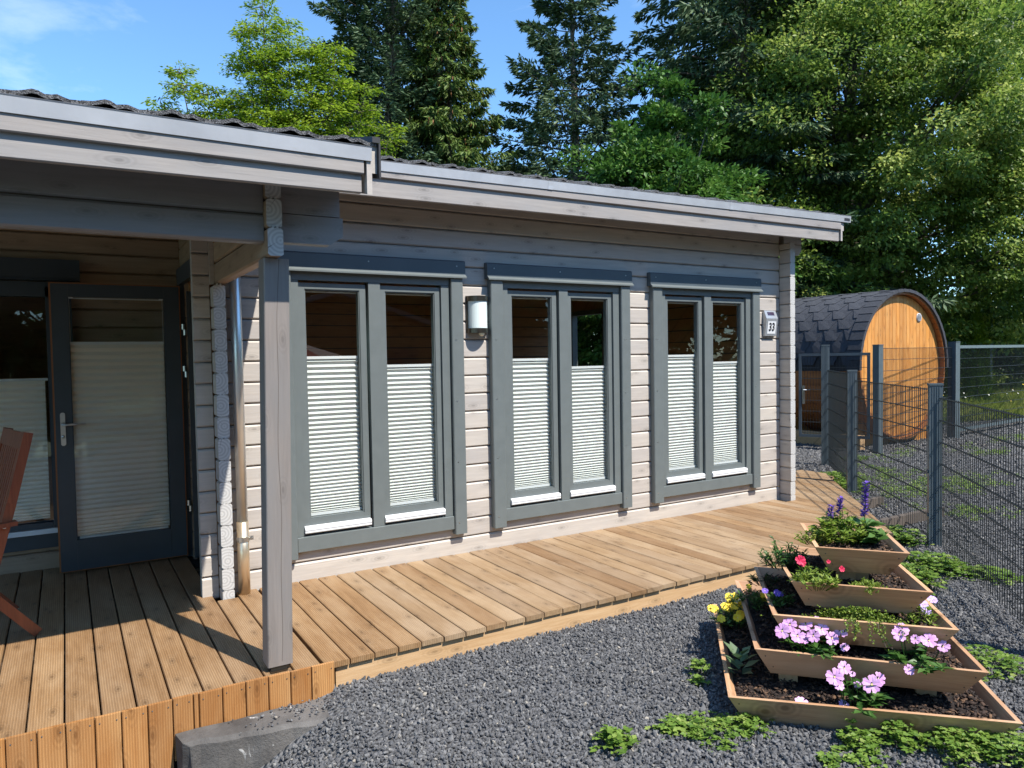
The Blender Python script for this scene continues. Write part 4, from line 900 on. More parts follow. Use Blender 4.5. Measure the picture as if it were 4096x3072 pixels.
W_ = [((2.62, -3.13), .17, .035, 420, 'low weed patch spreading in front of the bottom tray deck-side corner'), ((2.50, -3.02), .12, .03, 200, 'thin weed patch at the left end of the weeds by the trays'),
      ((2.80, -3.20), .10, .05, 170, 'weed tuft touching the left front corner of the bottom tray'), ((3.10, -3.58), .10, .07, 170, 'leafy weed under the front board of the bottom tray'),
      ((3.02, -3.66), .13, .03, 150, 'flat pale weed just in front of the bottom tray'), ((3.27, -3.66), .11, .09, 260, 'parsley-like weed in front of the middle of the bottom tray'),
      ((3.42, -3.86), .17, .09, 480, 'dense green weed at the fence-side front corner of the bottom tray'), ((3.56, -4.02), .17, .10, 480, 'tallest weed beside the outer corner of the bottom tray'),
      ((2.86, -3.60), .06, .03, 90, 'small isolated weed on the open gravel below the trays'), ((2.14, -2.99), .10, .07, 150, 'broad leaved seedling weed at the lower picture edge'),
      ((4.15, -3.25), .20, .10, 400, 'weed between bottom tray and fence near the outer corner'), ((4.5, -3.5), .22, .07, 420, 'weed clump by the foot of the mesh fence beyond the trays'),
      ((5.55, -2.35), .26, .14, 700, 'bright leafy weed clump at the foot of the fence behind the pyramid'), ((6.1, -2.25), .28, .12, 700, 'wide weed clump under the fence by its nearest post'),
      ((6.75, -1.55), .26, .12, 600, 'weed clump between deck edge and nearest fence post'), ((5.2, -2.55), .18, .10, 350, 'weed clump just behind the second tray on the gravel'),
      ((3.05, -2.62), .05, .09, 70, 'small ferny weed in the pyramid shade'), ((2.95, -2.72), .05, .03, 50, 'tiny weed seedling left of the pyramid'),
      ((8.9, .35), .28, .10, 500, 'weed clump at the foot of the shorter fence post'), ((9.35, .95), .35, .10, 600, 'weed patch inside the fence by the far deck corner'), ((6.3, -2.6), .22, .06, 350, 'low weed outside the fence near its nearest post')]
for c, r, h, n, lab in W_: weedclump(c, r, h, n, lab, ll=.040 if 'seedling weed at' in lab else (.045 if c[0] > 5 else .030))
# scattered low weeds in the gravel beyond the fence
cs = []
for (cx, cy, rx, ry, k) in ((10.0, .8, 1.2, .6, 90), (9.6, -.3, 1.3, .5, 110), (10.6, -.2, .9, .5, 60), (13.9, 1.0, .8, .6, 40), (8.5, -1.2, .8, .5, 40), (16.5, 1.8, 1.6, .5, 50), (12, 1.9, 1.4, .25, 50), (18.5, 1.5, 2, .6, 40)):
    for _ in range(int(k*.55)): cs.append((random.gauss(cx, rx*.5), random.gauss(cy, ry*.5)))
cs = np.array(cs); ns = 26; c0 = np.repeat(cs, ns, 0); n = len(c0); P = np.column_stack([c0+RNG.normal(0, .05, (n, 2)), np.zeros(n)]); P[:, 2] = gz(P[:, 0], P[:, 1])+RNG.uniform(.0, .05, n)
az = RNG.uniform(0, 6.28, n); D = np.stack([np.cos(az), np.sin(az), RNG.uniform(0, .8, n)], -1)
me = leafmesh('weeds', P, D, np.tile([0, 0, 1.], (n, 1))+RNG.normal(0, .3, (n, 3)), RNG.uniform(.02, .05, n), RNG.uniform(.012, .025, n), M['weed'], RNG.random(n)); o = inst('weeds', me, (0, 0, 0)); o['kind'] = 'stuff'

# ================================================================ FENCE
def mesh_panel(p, q, z0, z1, name='mesh_panel', parent=None, hz=.203, vs=.0505):
    p = np.array(p, float); q = np.array(q, float); L_ = np.linalg.norm(q-p); d = (q-p)/L_; nrm = np.array([-d[1], d[0]])
    V_, F_ = [], []
    def rod(a, b, r, vertical):
        a = np.array(a); b = np.array(b); u = (np.array([d[0], d[1], 0]) if vertical else np.array([0, 0, 1.])); v_ = np.array([nrm[0], nrm[1], 0]); base = len(V_)
        for e_ in (a, b):
            for k in range(4): t = math.pi/2*k; V_.append(e_+u*r*math.cos(t)+v_*r*math.sin(t))
        for k in range(4): F_.append((base+k, base+(k+1) % 4, base+4+(k+1) % 4, base+4+k))
    n = int(L_/vs)
    for i in range(n+1): c = p+d*(i*vs+(L_-n*vs)/2); rod((*c, z0), (*c, z1), .0033, True)
    z = z1-.012
    while z > z0+.01:
        for s in (-1, 1): a = p+nrm*s*.0075; b = q+nrm*s*.0075; rod((*a, z), (*b, z), .0043, False)
        z -= hz
    V_ = np.array(V_); at_ = np.array(WL[parent]) if parent is not None else np.zeros(3)
    return inst(name, npmesh(name, V_-at_, np.array(F_), M['mesh']), tuple(at_), parent)
def fpost(parent, x, y, z0, z1, ang, name='post', w_=.058, dp=.10, ribs=True):
    b = MB(); c_, s_ = math.cos(ang), math.sin(ang)
    b.box(-dp/2, dp/2, -w_/2, w_/2, z0, z1)
    if ribs:
        for k in (-.03, -.01, .01, .03): b.box(k-.005, k+.005, -w_/2-.004, -w_/2-.0005, z0, z1-.01)
    b.box(-dp/2-.003, dp/2+.003, -w_/2-.006, w_/2+.003, z1+.0005, z1+.02)
    for zz in np.arange(z0+.35, z1-.1, .406): b.box(-dp/2-.012, -dp/2-.0005, -.02, .02, zz-.014, zz+.014)
    b.v = [(x+a*c_-bb*s_, y+a*s_+bb*c_, c) for a, bb, c in b.v]
    return add(name, b, M['fence'], parent, at=(x, y, z0))
A = (10.43, 1.85); B_ = (8.62, .165); C_ = (6.90, -1.84); F2 = (4.90, -3.62); D_ = (12.40, 2.20); E_ = (15.70, 2.62)
fe = thing('mesh_fence', 'anthracite double rod mesh fence running past the planter pyramid', 'fence', (B_[0], B_[1], -.15))
ang = lambda p, q: math.atan2(q[1]-p[1], q[0]-p[0])
fpost(fe, *B_, -.17, 1.43, ang(A, C_)+math.pi/2, dp=.115); fpost(fe, *C_, -.2, 1.36, ang(A, C_)+math.pi/2, dp=.115); fpost(fe, *A, -.17, 1.78, ang(A, B_)+math.pi/2, dp=.12); fpost(fe, *F2, -.2, 1.3, ang(C_, F2))
for p, q, z1, in ((A, B_, 1.40), (B_, C_, 1.325), (C_, F2, 1.255)):
    d = unit(np.array(q)-np.array(p)); off = np.array([d[1], -d[0]])*-.038; mesh_panel(np.array(p)+off, np.array(q)+off, -.12 if p is not C_ else -.13, z1, parent=fe)
fe2 = thing('boundary_fence', 'anthracite mesh fence panel standing in front of the barrel sauna end', 'fence', (*D_, -.15))
fpost(fe2, *D_, -.17, 1.78, 0, dp=.13, w_=.12, ribs=False); fpost(fe2, *E_, -.17, 1.83, 0, dp=.16, w_=.16, ribs=False)
mesh_panel((D_[0]+.06, D_[1]), (E_[0]-.08, E_[1]), -.02, 1.74, parent=fe2)
def gate(name, label, p, q, z0, z1, grp=None, handle=None, t=.05):
    G_ = thing(name, label, 'gate', (*p, z0)); p = np.array(p, float); q = np.array(q, float); d = unit(q-p); nr = np.array([-d[1], d[0]])*t/2
    def bar_(a, b, za, zb_, nm='frame_bar'):
        B = MB(); B.hexa([(*(a-nr), za), (*(b-nr), za), (*(b+nr), za), (*(a+nr), za)], [(*(a-nr), zb_), (*(b-nr), zb_), (*(b+nr), zb_), (*(a+nr), zb_)]); add(nm, B, M['fence'], G_, at=(*a, za))
    bar_(p, q, z0, z0+t); bar_(p, q, z1-t, z1); bar_(p, p+d*t, z0+t+.001, z1-t-.001); bar_(q-d*t, q, z0+t+.001, z1-t-.001)
    mesh_panel(p+d*t, q-d*t, z0+t, z1-t, parent=G_)
    if handle is not None:
        h0 = handle; B = MB(); n3 = np.array([-.45, -.89]); B.tube([(*h0, .98), (*(h0+n3*.05), .98), (*(h0+n3*.05+np.array([.12, -.05])), .98)], .011, 8); B.hexa(*[[(*(h0+np.array([a, b])), z) for a, b in ((-.025, -.05), (.025, -.05), (.025, -.03), (-.025, -.03))] for z in (.72, 1.06)]); add('handle', B, M['steel'], G_)
    return G_
gate('garden_gate', 'small open mesh gate with steel handle between the corner column and the barrel', (12.33, 2.30), (11.78, 3.38), .10, 1.66, handle=np.array([11.80, 3.33]))
gate('double_gate', 'wide low mesh gate with a flat steel frame right of the sauna', (15.90, 2.66), (21.2, 3.20), -.03, 1.77, t=.06)
fb = thing('rear_fence', 'dark mesh fence at the back of the flower meadow', 'fence', (25, 6.4, -.15))
fpost(fb, 25.0, 6.4, -.17, 1.85, -.3, dp=.09, w_=.09, ribs=False); fpost(fb, 22.6, 7.6, -.17, 1.85, -.4, dp=.09, w_=.09, ribs=False); fpost(fb, 27.6, 5.3, -.17, 1.85, -.4, dp=.09, w_=.09, ribs=False)
mesh_panel((22.6, 7.6), (25, 6.4), -.1, 1.78, parent=fb); mesh_panel((25, 6.4), (27.6, 5.3), -.1, 1.78, parent=fb)

# ================================================================ BARREL SAUNA
bc = np.array([13.96, 1.385]); R0 = 1.41; YF = 2.63; BL = 3.5
sa = thing('barrel_sauna', 'amber wooden barrel sauna with dark hexagonal shingles behind the fence', 'sauna', (13.96, YF+1.7, -.15))
fw = .115; xk = -R0+.02
while xk < R0-.03:
    x1 = min(xk+fw, R0-.02); top = []; rI = R0-.035
    pt = lambda x: math.sqrt(max(rI*rI-x*x, 0))
    xs_ = [xk+.0035, (xk+x1)/2, x1-.0035]; prof = [(bc[0]+x, bc[1]+pt(x)) for x in xs_]+[(bc[0]+x, bc[1]-pt(x)) for x in xs_[::-1]]
    b = MB(); b.prism(prof, 'y', YF+.10, YF+.14); add('plank', b, M['barrel'], sa, at=(bc[0]+(xk+x1)/2, YF+.1, bc[1])); xk += fw
b = MB(); b.prism([(bc[0]+(R0-.06)*math.cos(t), bc[1]+(R0-.06)*math.sin(t)) for t in np.linspace(0, 2*math.pi, 40)[:-1]], 'y', YF+.145, YF+.16); add('back_board', b, M['core'], sa)
NS = 64; b = MB(); hw = math.pi*R0/NS-.0015; b.prism([(-hw*.97, -.02), (hw*.97, -.02), (hw, .02), (-hw, .02)], 'y', 0, BL); me = b.mesh('stave', M['barrely'])
for k in range(NS):
    t = 2*math.pi*k/NS; inst('stave', me, (bc[0]+R0*math.cos(t), YF, bc[1]+R0*math.sin(t)), sa, (0, math.pi/2-t, 0))
# shingles: hexagonal tabs lapped down the curve
RS = R0+.045; sw, sh = .44, .345; rows = 9; expo = .235
def shingle_mesh(sw, sh):
    b = MB(); prof = [(-sw/2+.004, .13), (sw/2-.004, .13), (sw/2-.004, -expo*.55), (sw*.25, -sh), (-sw*.25, -sh), (-sw/2+.004, -expo*.55)]
    # (along barrel, down the curve); bend over the radius
    def bend(u, s, up): a = s/RS; r = RS+up+.005*(-s/sh); return (r*math.sin(-a), u, r*math.cos(a)-RS)
    n = len(prof); V_ = [bend(u, s, .006) for u, s in prof]+[bend(u, s, .0) for u, s in prof]
    b.poly(V_, [tuple(range(n)), tuple(range(n, 2*n))[::-1]]+[(i, n+i, n+(i+1) % n, (i+1) % n) for i in range(n)]); return b.mesh('shingle', M['shingle'])
sme = shingle_mesh(sw, sh)
for side in (-1, 1):
    for r_ in range(rows):
        a0 = (r_*expo+.02)/RS
        for k in range(12):
            u = YF-.02+sw*(k+.5+(.5 if r_ % 2 else 0))
            if u > YF+BL: continue
            up_ = .034-.0032*r_; o = inst('shingle', sme, (bc[0]+side*math.sin(a0)*(RS+up_), u-(.0), bc[1]+math.cos(a0)*(RS+up_)), sa)
            if side > 0: o.rotation_euler = (0, a0, 0)
            else: o.rotation_euler = (0, a0, math.pi)
# edge strips along the front rim and the ridge
b = MB(); n = 26; ts = np.linspace(-.04, math.pi+.04, n)
for i in range(n-1):
    t0, t1 = ts[i], ts[i+1]-.004; q = lambda t, r, y: (bc[0]+r*math.cos(t), y, bc[1]+r*math.sin(t)); ra, rb = R0+.022, R0+.085
    b.hexa([q(t0, ra, YF-.035), q(t1, ra, YF-.035), q(t1, rb, YF-.035), q(t0, rb-.008, YF-.035)], [q(t0, ra, YF+.24), q(t1, ra, YF+.24), q(t1, rb-.002, YF+.24), q(t0, rb-.01, YF+.24)])
add('roof_edge', b, M['shingle'], sa)
b = MB(); b.prism([(bc[0]+(R0+.03)*math.cos(t), bc[1]+(R0+.03)*math.sin(t)) for t in np.linspace(-.05, math.pi+.05, 30)], 'y', YF+.25, YF+BL); add('roof_felt', b, M['blackfelt'], sa)
b = MB(); b.box(bc[0]-1.40, bc[0]-1.33, YF+.3, YF+BL, 1.30, 1.37); add('side_batten', b, M['pine'], sa)
v_ = MB(); vx, vz = 14.60, 2.34; v_.prism([(vx+.085*math.cos(t), vz+.085*math.sin(t)) for t in np.linspace(0, 2*math.pi, 25)[:-1]], 'y', YF+.085, YF+.098); vent = add('vent', v_, M['white'], sa)
for k in range(6):
    zz = vz-.06+.024*k; hw_ = math.sqrt(.075**2-(zz-vz)**2); q = MB(); q.hexa([(vx-hw_, YF+.072, zz-.008), (vx+hw_, YF+.072, zz-.008), (vx+hw_, YF+.084, zz+.004), (vx-hw_, YF+.084, zz+.004)], [(vx-hw_, YF+.074, zz-.004), (vx+hw_, YF+.074, zz-.004), (vx+hw_, YF+.084, zz+.008), (vx-hw_, YF+.084, zz+.008)]); add('louvre', q, M['silver'], vent)
for yy in (YF+.25, YF+1.7, YF+3.1):
    pr = [(bc[0]-1.35, -.155), (bc[0]+1.25, -.155)]; ts = np.linspace(-math.pi/2+.75, -math.pi/2-.75, 16)
    pr = [(bc[0]-1.2, -.155), (bc[0]+1.2, -.155), (bc[0]+1.2, .2)]+[(bc[0]+(R0+.028)*math.cos(t), bc[1]+(R0+.028)*math.sin(t)) for t in ts]+[(bc[0]-1.2, .2)]
    b = MB(); b.prism(pr, 'y', yy, yy+.09); add('cradle', b, M['barrel'], sa)
b = MB(); b.box(bc[0]-1.46, bc[0]-1.32, YF+.0, YF+BL, -.15, .12); b.box(bc[0]-1.46, bc[0]-1.32, YF-.02, YF-.001, -.15, .12); add('skid', b, M['pine'], sa); b = MB(); b.box(bc[0]+1.22, bc[0]+1.32, YF+.1, YF+BL, -.15, .0); add('skid', b, M['pine'], sa)

# ================================================================ TREES
def curve_pts(p, d, L_, n, droop, rng, wig=.05):
    pts = [np.array(p, float)]; d = np.array(d, float); st = L_/n
    for i in range(n): d = d+np.array([rng.normal(0, wig), rng.normal(0, wig), droop/n]); d /= np.linalg.norm(d); pts.append(pts[-1]+d*st)
    return pts
def spruce(name, label, x, y, H_, R, mat, z0=-.16, base=1.5, lvl=.42, nb=9, twig=.17, droop=-.35, hang=.5, dens=1.0, seed=0, rise=.12, cones=False, tintmu=.45, group='spruces behind the house'):
    rng = np.random.default_rng(seed); T = thing(name, label, 'tree', (x, y, z0), group)
    b = MB(); k = 12; b.tube([(x+.03*math.sin(i), y+.03*math.cos(i*1.3), z0+H_*i/k) for i in range(k+1)], [max(.02, .019*H_*(1-i/k)**.9) for i in range(k+1)], 8)
    add('trunk', b, M['bark'], T)
    Ps, Ds, Ns, Ts, Ls = [], [], [], [], []; lb = MB(); z = base; cone_p = []
    while z < min(H_-.15, 15.5):
        f = 1-(z-base)/(H_-base); Lb = R*(f**.82)*(1.0 if f > .02 else 1)+.12; n = max(4, int(nb*(.5+.5*f)*rng.uniform(.8, 1.2))); a0 = rng.uniform(0, 6.28)
        for k in range(n):
            a = a0+6.283*k/n+rng.normal(0, .18); L_ = Lb*rng.uniform(.68, 1.16); ns = max(3, int(L_/.3))
            d = np.array([math.cos(a), math.sin(a), rise+.5*(1-f)**2]); pts = np.array(curve_pts((x, y, z0+z+rng.normal(0, .12)), d, L_, ns, droop, rng, .05))
            pts[:, 2] += .10*L_*np.linspace(0, 1, len(pts))**3
            if L_ > .8: lb.tube([tuple(q) for q in pts[::max(1, len(pts)//4)]], [max(.006, .012*L_*(1-i/6)) for i in range(len(pts[::max(1, len(pts)//4)]))], 4, caps=False)
            nt_ = int(dens*(12+L_*74)); t = rng.uniform(.12, 1, nt_)**.75; idx = np.minimum((t*ns).astype(int), ns-1); fr_ = t*ns-idx; P = pts[idx]+(pts[idx+1]-pts[idx])*fr_[:, None]
            bd = unit(pts[idx+1]-pts[idx]); side = unit(np.cross(bd, (0, 0, 1))); sg = rng.choice([-1, 1], nt_)[:, None]; wd = (L_*.30*(1-t)**.7+.10)[:, None]*rng.uniform(.1, 1, (nt_, 1))
            hz_ = rng.random(nt_)[:, None]; P = P+side*sg*wd+bd*wd*.6; P[:, 2] -= (hz_[:, 0]**1.5)*hang*(.12+.35*(1-t))*rng.uniform(.3, 1, nt_)*min(1.5, L_/2)
            D = side*sg*.8+bd*.9+np.array([0, 0, -1])*hz_*hang*2+rng.normal(0, .25, (nt_, 3)); Nn = np.array([0, 0, 1.])+rng.normal(0, .45, (nt_, 3))+bd*.3
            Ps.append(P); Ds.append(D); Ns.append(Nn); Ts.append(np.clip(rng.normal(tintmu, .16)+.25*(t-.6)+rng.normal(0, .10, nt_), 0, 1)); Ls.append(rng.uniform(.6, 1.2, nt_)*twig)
            if cones and rng.random() < .8 and f < .75:
                for q in P[-4:]: cone_p.append(q)
        z += lvl*rng.uniform(.75, 1.2)*(.55+.6*f)
    P, D, Nn, T_, Ln = map(np.concatenate, (Ps, Ds, Ns, Ts, Ls))
    # each twig: two crossed narrow sprays
    P2 = np.concatenate([P, P]); D2 = np.concatenate([D, D+RNG.normal(0, .35, D.shape)]); N2 = np.concatenate([Nn, np.cross(unit(D), unit(Nn))+.2*Nn]); L2 = np.concatenate([Ln, Ln*.8]); T2 = np.concatenate([T_, T_])
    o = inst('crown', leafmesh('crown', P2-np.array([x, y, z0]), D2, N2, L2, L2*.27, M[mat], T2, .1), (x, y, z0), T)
    add('limb', lb, M['bark'], T)
    if cone_p:
        b = MB()
        for q in cone_p: b.tube([tuple(q), (q[0], q[1], q[2]-.07), (q[0], q[1], q[2]-.14)], [.012, .026, .008], 5)
        add('cones', b, plain('spruce_cone', (.30, .13, .05), .8), T, kind='stuff')
    return T
def broadleaf(name, label, x, y, zt, R, mat, z0=-.16, zb=.8, nclump=420, per=230, leaf=.085, cr=.62, seed=0, shape=1.0, flat=.45, droop=.2, trunk=.2, group=None, face=True, stretch=(1, 1), tint=(.5, .15), airy=0.0, lw=.5, layer=.0, shell=.5):
    rng = np.random.default_rng(seed); T = thing(name, label, 'tree', (x, y, z0), group)
    Hc = zt-zb; n = nclump; Ds_ = unit(rng.normal(0, 1, (n*3, 3)))
    # favour the outer shell on the side that is seen; the rest stays sparser
    tocam = unit(np.array([CAM.x-x, CAM.y-y, 0.])); w_ = Ds_@tocam; Ds_ = Ds_[(w_ > -.1) | (rng.random(n*3) < .10)][:n] if face else Ds_[:n]; n = len(Ds_)
    rad = (shell+(1-shell)*rng.random(n)**.5) if not airy else (.25+.75*rng.random(n)**.7); lump = 1+.26*np.sin(Ds_[:, 0]*6+seed)*np.cos(Ds_[:, 2]*5+Ds_[:, 1]*5+seed)+.12*np.sin(Ds_[:, 1]*13+Ds_[:, 2]*9)+rng.normal(0, .07, n)
    zz = Ds_[:, 2]*rad; prof = np.where(zz > 0, 1-.35*zz*shape, 1.0)
    C0 = np.stack([x+Ds_[:, 0]*rad*R*lump*prof*stretch[0], y+Ds_[:, 1]*rad*R*lump*prof*stretch[1], zb+Hc*.45+zz*lump*Hc*np.where(zz > 0, .55, .45)], -1)
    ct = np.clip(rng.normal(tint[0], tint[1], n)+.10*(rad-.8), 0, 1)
    k = np.repeat(np.arange(n), per); m_ = len(k); q = unit(rng.normal(0, 1, (m_, 3)))*(rng.random((m_, 1))**.5); sz = cr*rng.uniform(.6, 1.35, n)[k][:, None]
    out = unit(C0-np.array([x, y, zb+Hc*.45])); o2 = out[k]; fl_ = flat
    P = C0[k]+q*sz*np.array([1, 1, fl_]); P += o2*(np.abs(q[:, :1])*sz*.25); P[:, 2] -= droop*np.linalg.norm(q[:, :2], axis=1)*sz[:, 0]*.8
    if layer: P[:, 2] = P[:, 2]-.5*((P[:, 2] % layer)-layer/2)*1.2
    D = o2*.5+q*.8+rng.normal(0, .45, (m_, 3))+(0, 0, -.35); Nn = rng.normal(0, .55, (m_, 3))+(0, 0, 1.0)+o2*.35
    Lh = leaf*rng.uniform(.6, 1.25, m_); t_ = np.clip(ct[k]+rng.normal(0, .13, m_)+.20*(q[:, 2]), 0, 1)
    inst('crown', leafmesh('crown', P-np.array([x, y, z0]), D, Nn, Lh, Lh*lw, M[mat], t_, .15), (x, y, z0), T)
    b = MB(); zt2 = zb+Hc*.75; b.tube([(x, y, z0), (x+.08, y, z0+(zt2-z0)*.35), (x-.06, y+.1, z0+(zt2-z0)*.7), (x, y, zt2)], [trunk, trunk*.8, trunk*.5, trunk*.2], 8); add('trunk', b, M['bark'], T)
    lb = MB()
    for i in range(0, n, max(1, n//70)):
        c = C0[i]; s = np.array([x, y, zb+(c[2]-zb)*.55]); mid = (s+c)/2+rng.normal(0, .15, 3); lb.tube([tuple(s), tuple(mid), tuple(c)], [trunk*.3, trunk*.16, trunk*.05], 5, caps=False)
    add('limb', lb, M['bark'], T); return T
# dark spruces
spruce('spruce_tree', 'broad dark spruce with dense branches, tallest left of the cone-bearing spruce', 9.0, 16.0, 23, 3.1, 'spruceb', seed=1, base=4.0, lvl=.36, nb=12, twig=.22, hang=.35, droop=-.25, dens=1.0)
spruce('spruce_tree', 'slender yellowish spruce hung with brown cones beside the broad dark spruce', 10.1, 14.4, 13.4, 2.6, 'sprucey', seed=2, base=3.0, lvl=.36, nb=10, twig=.21, hang=1.0, droop=-.45, dens=1.5, cones=True, tintmu=.48)
spruce('spruce_tree', 'open spruce with wide sweeping branches above the middle of the roof', 14.0, 13.4, 14.8, 4.4, 'spruceb', seed=3, base=3.5, lvl=.56, nb=10, twig=.25, hang=.45, droop=-.15, rise=.0, dens=1.15)
spruce('spruce_tree', 'huge spruce with drooping sprays rising out of the picture before the hornbeam', 18.2, 10.2, 24, 4.9, 'spruceb', seed=4, base=3.5, lvl=.50, nb=10, twig=.28, hang=.6, droop=-.45, dens=.85, rise=.05)
# light green feathery tree, loose: several rising leaders
def feathery(x, y, z0=-.16):
    T = thing('light_green_tree', 'feathery light yellow green tree rising over the porch roof', 'tree', (x, y, z0)); rng = np.random.default_rng(5); Ps, Ds, Ns, Ts = [], [], [], []; lb = MB()
    rt = np.array([.855, -.519, 0]); aw = np.array([.519, .855, 0])
    for (off, top, rr, base_) in ((.0, 8.55, .8, 5.2), (-.4, 8.1, .8, 5.0), (.45, 8.1, .9, 5.0), (1.35, 7.6, .75, 5.0), (.9, 7.7, .8, 4.8), (1.85, 6.9, .7, 4.6), (2.3, 6.2, .6, 4.2), (-1.6, 7.25, .6, 5.0), (-1.15, 6.9, .7, 4.8), (-2.0, 6.7, .5, 4.8), (-.7, 6.7, .7, 4.6), (.2, 6.8, 1.2, 4.4), (1.3, 6.2, 1.0, 4.2)):
        c0 = np.array([x, y, 1.5]); c1 = np.array([x, y, 0])+rt*off+aw*rng.normal(0, .4); c1[2] = top
        mid = c0*.5+c1*.5+rt*off*.25; lb.tube([tuple(c0), tuple(mid), tuple(c1)], [.07, .028, .005], 6, caps=False); nb_ = int((top-base_)*21)+8
        for i in range(nb_):
            t = rng.uniform(0, 1); z = base_+(top-base_)*t; ax = c0+(c1-c0)*((z-1.5)/(top-1.5)); ax[2] = z; a = rng.uniform(0, 6.28); L_ = rr*(1-t)**.55*rng.uniform(.6, 1.2)+.15
            pts = np.array(curve_pts(ax, (math.cos(a), math.sin(a), rng.uniform(.1, .7)), L_, 4, -.5, rng, .12)); 
            if i % 2 == 0: lb.tube([tuple(q) for q in pts], [.014, .011, .008, .006, .003], 4, caps=False)
            n = int(140*L_+30); tt = rng.uniform(.15, 1, n)*3.99; ii = tt.astype(int); P = pts[ii]+(pts[ii+1]-pts[ii])*(tt-ii)[:, None]; bd = unit(pts[ii+1]-pts[ii])
            side = np.cross(bd, (0, 0, 1)); sg = rng.choice([-1, 1], n)[:, None]; w_ = rng.uniform(0, .22, (n, 1)); P = P+side*sg*w_+(0, 0, -.05)*rng.random((n, 1))+rng.normal(0, .025, (n, 3))
            Ps.append(P); Ds.append(side*sg+bd*.5+rng.normal(0, .3, (n, 3))+(0, 0, -.3)); Ns.append(rng.normal(0, .5, (n, 3))+(0, 0, 1)); Ts.append(np.clip(rng.normal(.5, .15)+rng.normal(0, .15, n), 0, 1))
    P, D, N, T_ = map(np.concatenate, (Ps, Ds, Ns, Ts)); n = len(P); Lh = rng.uniform(.05, .105, n)
    inst('crown', leafmesh('crown', P-np.array([x, y, z0]), D, N, Lh, Lh*.36, M['lime'], T_, .1), (x, y, z0), T); add('limb', lb, M['bark'], T)
    add('trunk', MB().tube([(x, y, z0), (x, y, 1.6)], [.16, .12], 8), M['bark'], T)
feathery(3.55, 9.0)
broadleaf('leafy_tree', 'glossy dark green broadleaved tree between open spruce and huge spruce', 12.6, 7.9, 8.0, 2.25, 'broad', zb=1.0, nclump=420, per=200, leaf=.13, cr=.42, seed=6, lw=.6, flat=.6, tint=(.5, .18), shape=.9, airy=1, stretch=(1.15, 1))
HG = 'hornbeams behind the sauna'
broadleaf('hornbeam_tree', 'massive yellow green hornbeam filling the sky above the sauna', 22.0, 9.2, 15.4, 5.5, 'hornbeam', zb=.9, nclump=1550, per=175, leaf=.128, cr=.66, seed=7, flat=.38, droop=.28, trunk=.3, tint=(.52, .24), shape=.3, lw=.62, shell=.66)
broadleaf('hornbeam_tree', 'hornbeam at the right picture edge behind the double gate', 30.0, 9.5, 17.5, 6.4, 'hornbeam', zb=.9, nclump=1000, per=140, leaf=.175, cr=.85, seed=8, flat=.34, droop=.5, trunk=.3, tint=(.50, .24), shape=.3, lw=.62, shell=.68)
broadleaf('hornbeam_tree', 'lower hornbeam branches beside the roof end, left of the massive hornbeam', 16.6, 9.0, 6.6, 2.5, 'hornbeam', zb=.5, nclump=380, per=150, leaf=.14, cr=.62, seed=9, lw=.6, flat=.4, droop=.4, tint=(.38, .18), shape=.8)
# dark undergrowth hedge under the trees
def hedge(name, label, p, q, h, dpt, n, mat, leaf, seed, tint=.35):
    rng = np.random.default_rng(seed); p = np.array(p); q = np.array(q); d = unit(q-p); L_ = np.linalg.norm(q-p); nr = np.array([-d[1], d[0]])
    T = thing(name, label, 'hedge', (*p, -.16)); u = rng.random(n)*L_; v_ = rng.normal(0, .33, n)*dpt; hh = h*(.82+.14*np.sin(u*1.3+seed)+.08*np.sin(u*3.1)); z = rng.random(n)**.8*hh
    P = np.column_stack([p[0]+d[0]*u+nr[0]*v_, p[1]+d[1]*u+nr[1]*v_, -.15+z]); P += .25*np.sin(P*3.3+seed)[:, [1, 2, 0]]*.6
    D = rng.normal(0, 1, (n, 3)); N = rng.normal(0, .6, (n, 3))+(0, 0, 1); Lh = leaf*rng.uniform(.6, 1.3, n)
    inst('foliage', leafmesh('foliage', P-np.array([*p, -.16]), D, N, Lh, Lh*.55, M[mat], np.clip(tint+.2*np.sin(u*2+z*3)+rng.normal(0, .15, n), 0, 1), .15), (*p, -.16), T)
    s = MB()
    for k in range(int(L_/.8)): c = p+d*(k*.8+.3); s.tube([(*c, -.16), (c[0]+rng.normal(0, .15), c[1]+rng.normal(0, .15), h*.8)], [.05, .015], 5)
    add('stem', s, M['bark'], T); return T
hedge('undergrowth_hedge', 'dark bushy hedge in deep shade behind barrel sauna and meadow', (15.5, 13.5), (44, 9.5), 4.6, 1.2, 52000, 'hedge', .19, 3, .25)
hedge('undergrowth_hedge', 'shrubs showing through the house rear window', (2.5, 8.6), (15, 9.4), 4.3, .9, 34000, 'broad', .19, 4, .4)
# small conifer at the meadow fence
rng = np.random.default_rng(12); T = thing('small_thuja', 'small bright green pointed conifer just behind the rear mesh fence', 'tree', (22.6, 5.6, -.16)); n = 9000; z = rng.random(n)**.8; a = rng.uniform(0, 6.28, n); rr = .52*(1-z)**.8*(.35+.65*rng.random(n)**.5)*(1+.2*np.sin(a*5+z*20))
P = np.stack([22.6+rr*np.cos(a), 5.6+rr*np.sin(a), .1+z*2.75], -1); D = np.stack([np.cos(a)*.6, np.sin(a)*.6, np.ones(n)], -1)+rng.normal(0, .2, (n, 3)); Nn = np.stack([np.cos(a), np.sin(a), np.full(n, .3)], -1)
inst('foliage', leafmesh('foliage', P-np.array([22.6, 5.6, -.16]), D, Nn, rng.uniform(.06, .13, n), rng.uniform(.02, .04, n), M['lime'], np.clip(rng.normal(.35, .2, n), 0, 1), .1), (22.6, 5.6, -.16), T)
add('trunk', MB().tube([(22.6, 5.6, -.16), (22.6, 5.6, 2.2)], [.05, .015], 6), M['bark'], T)
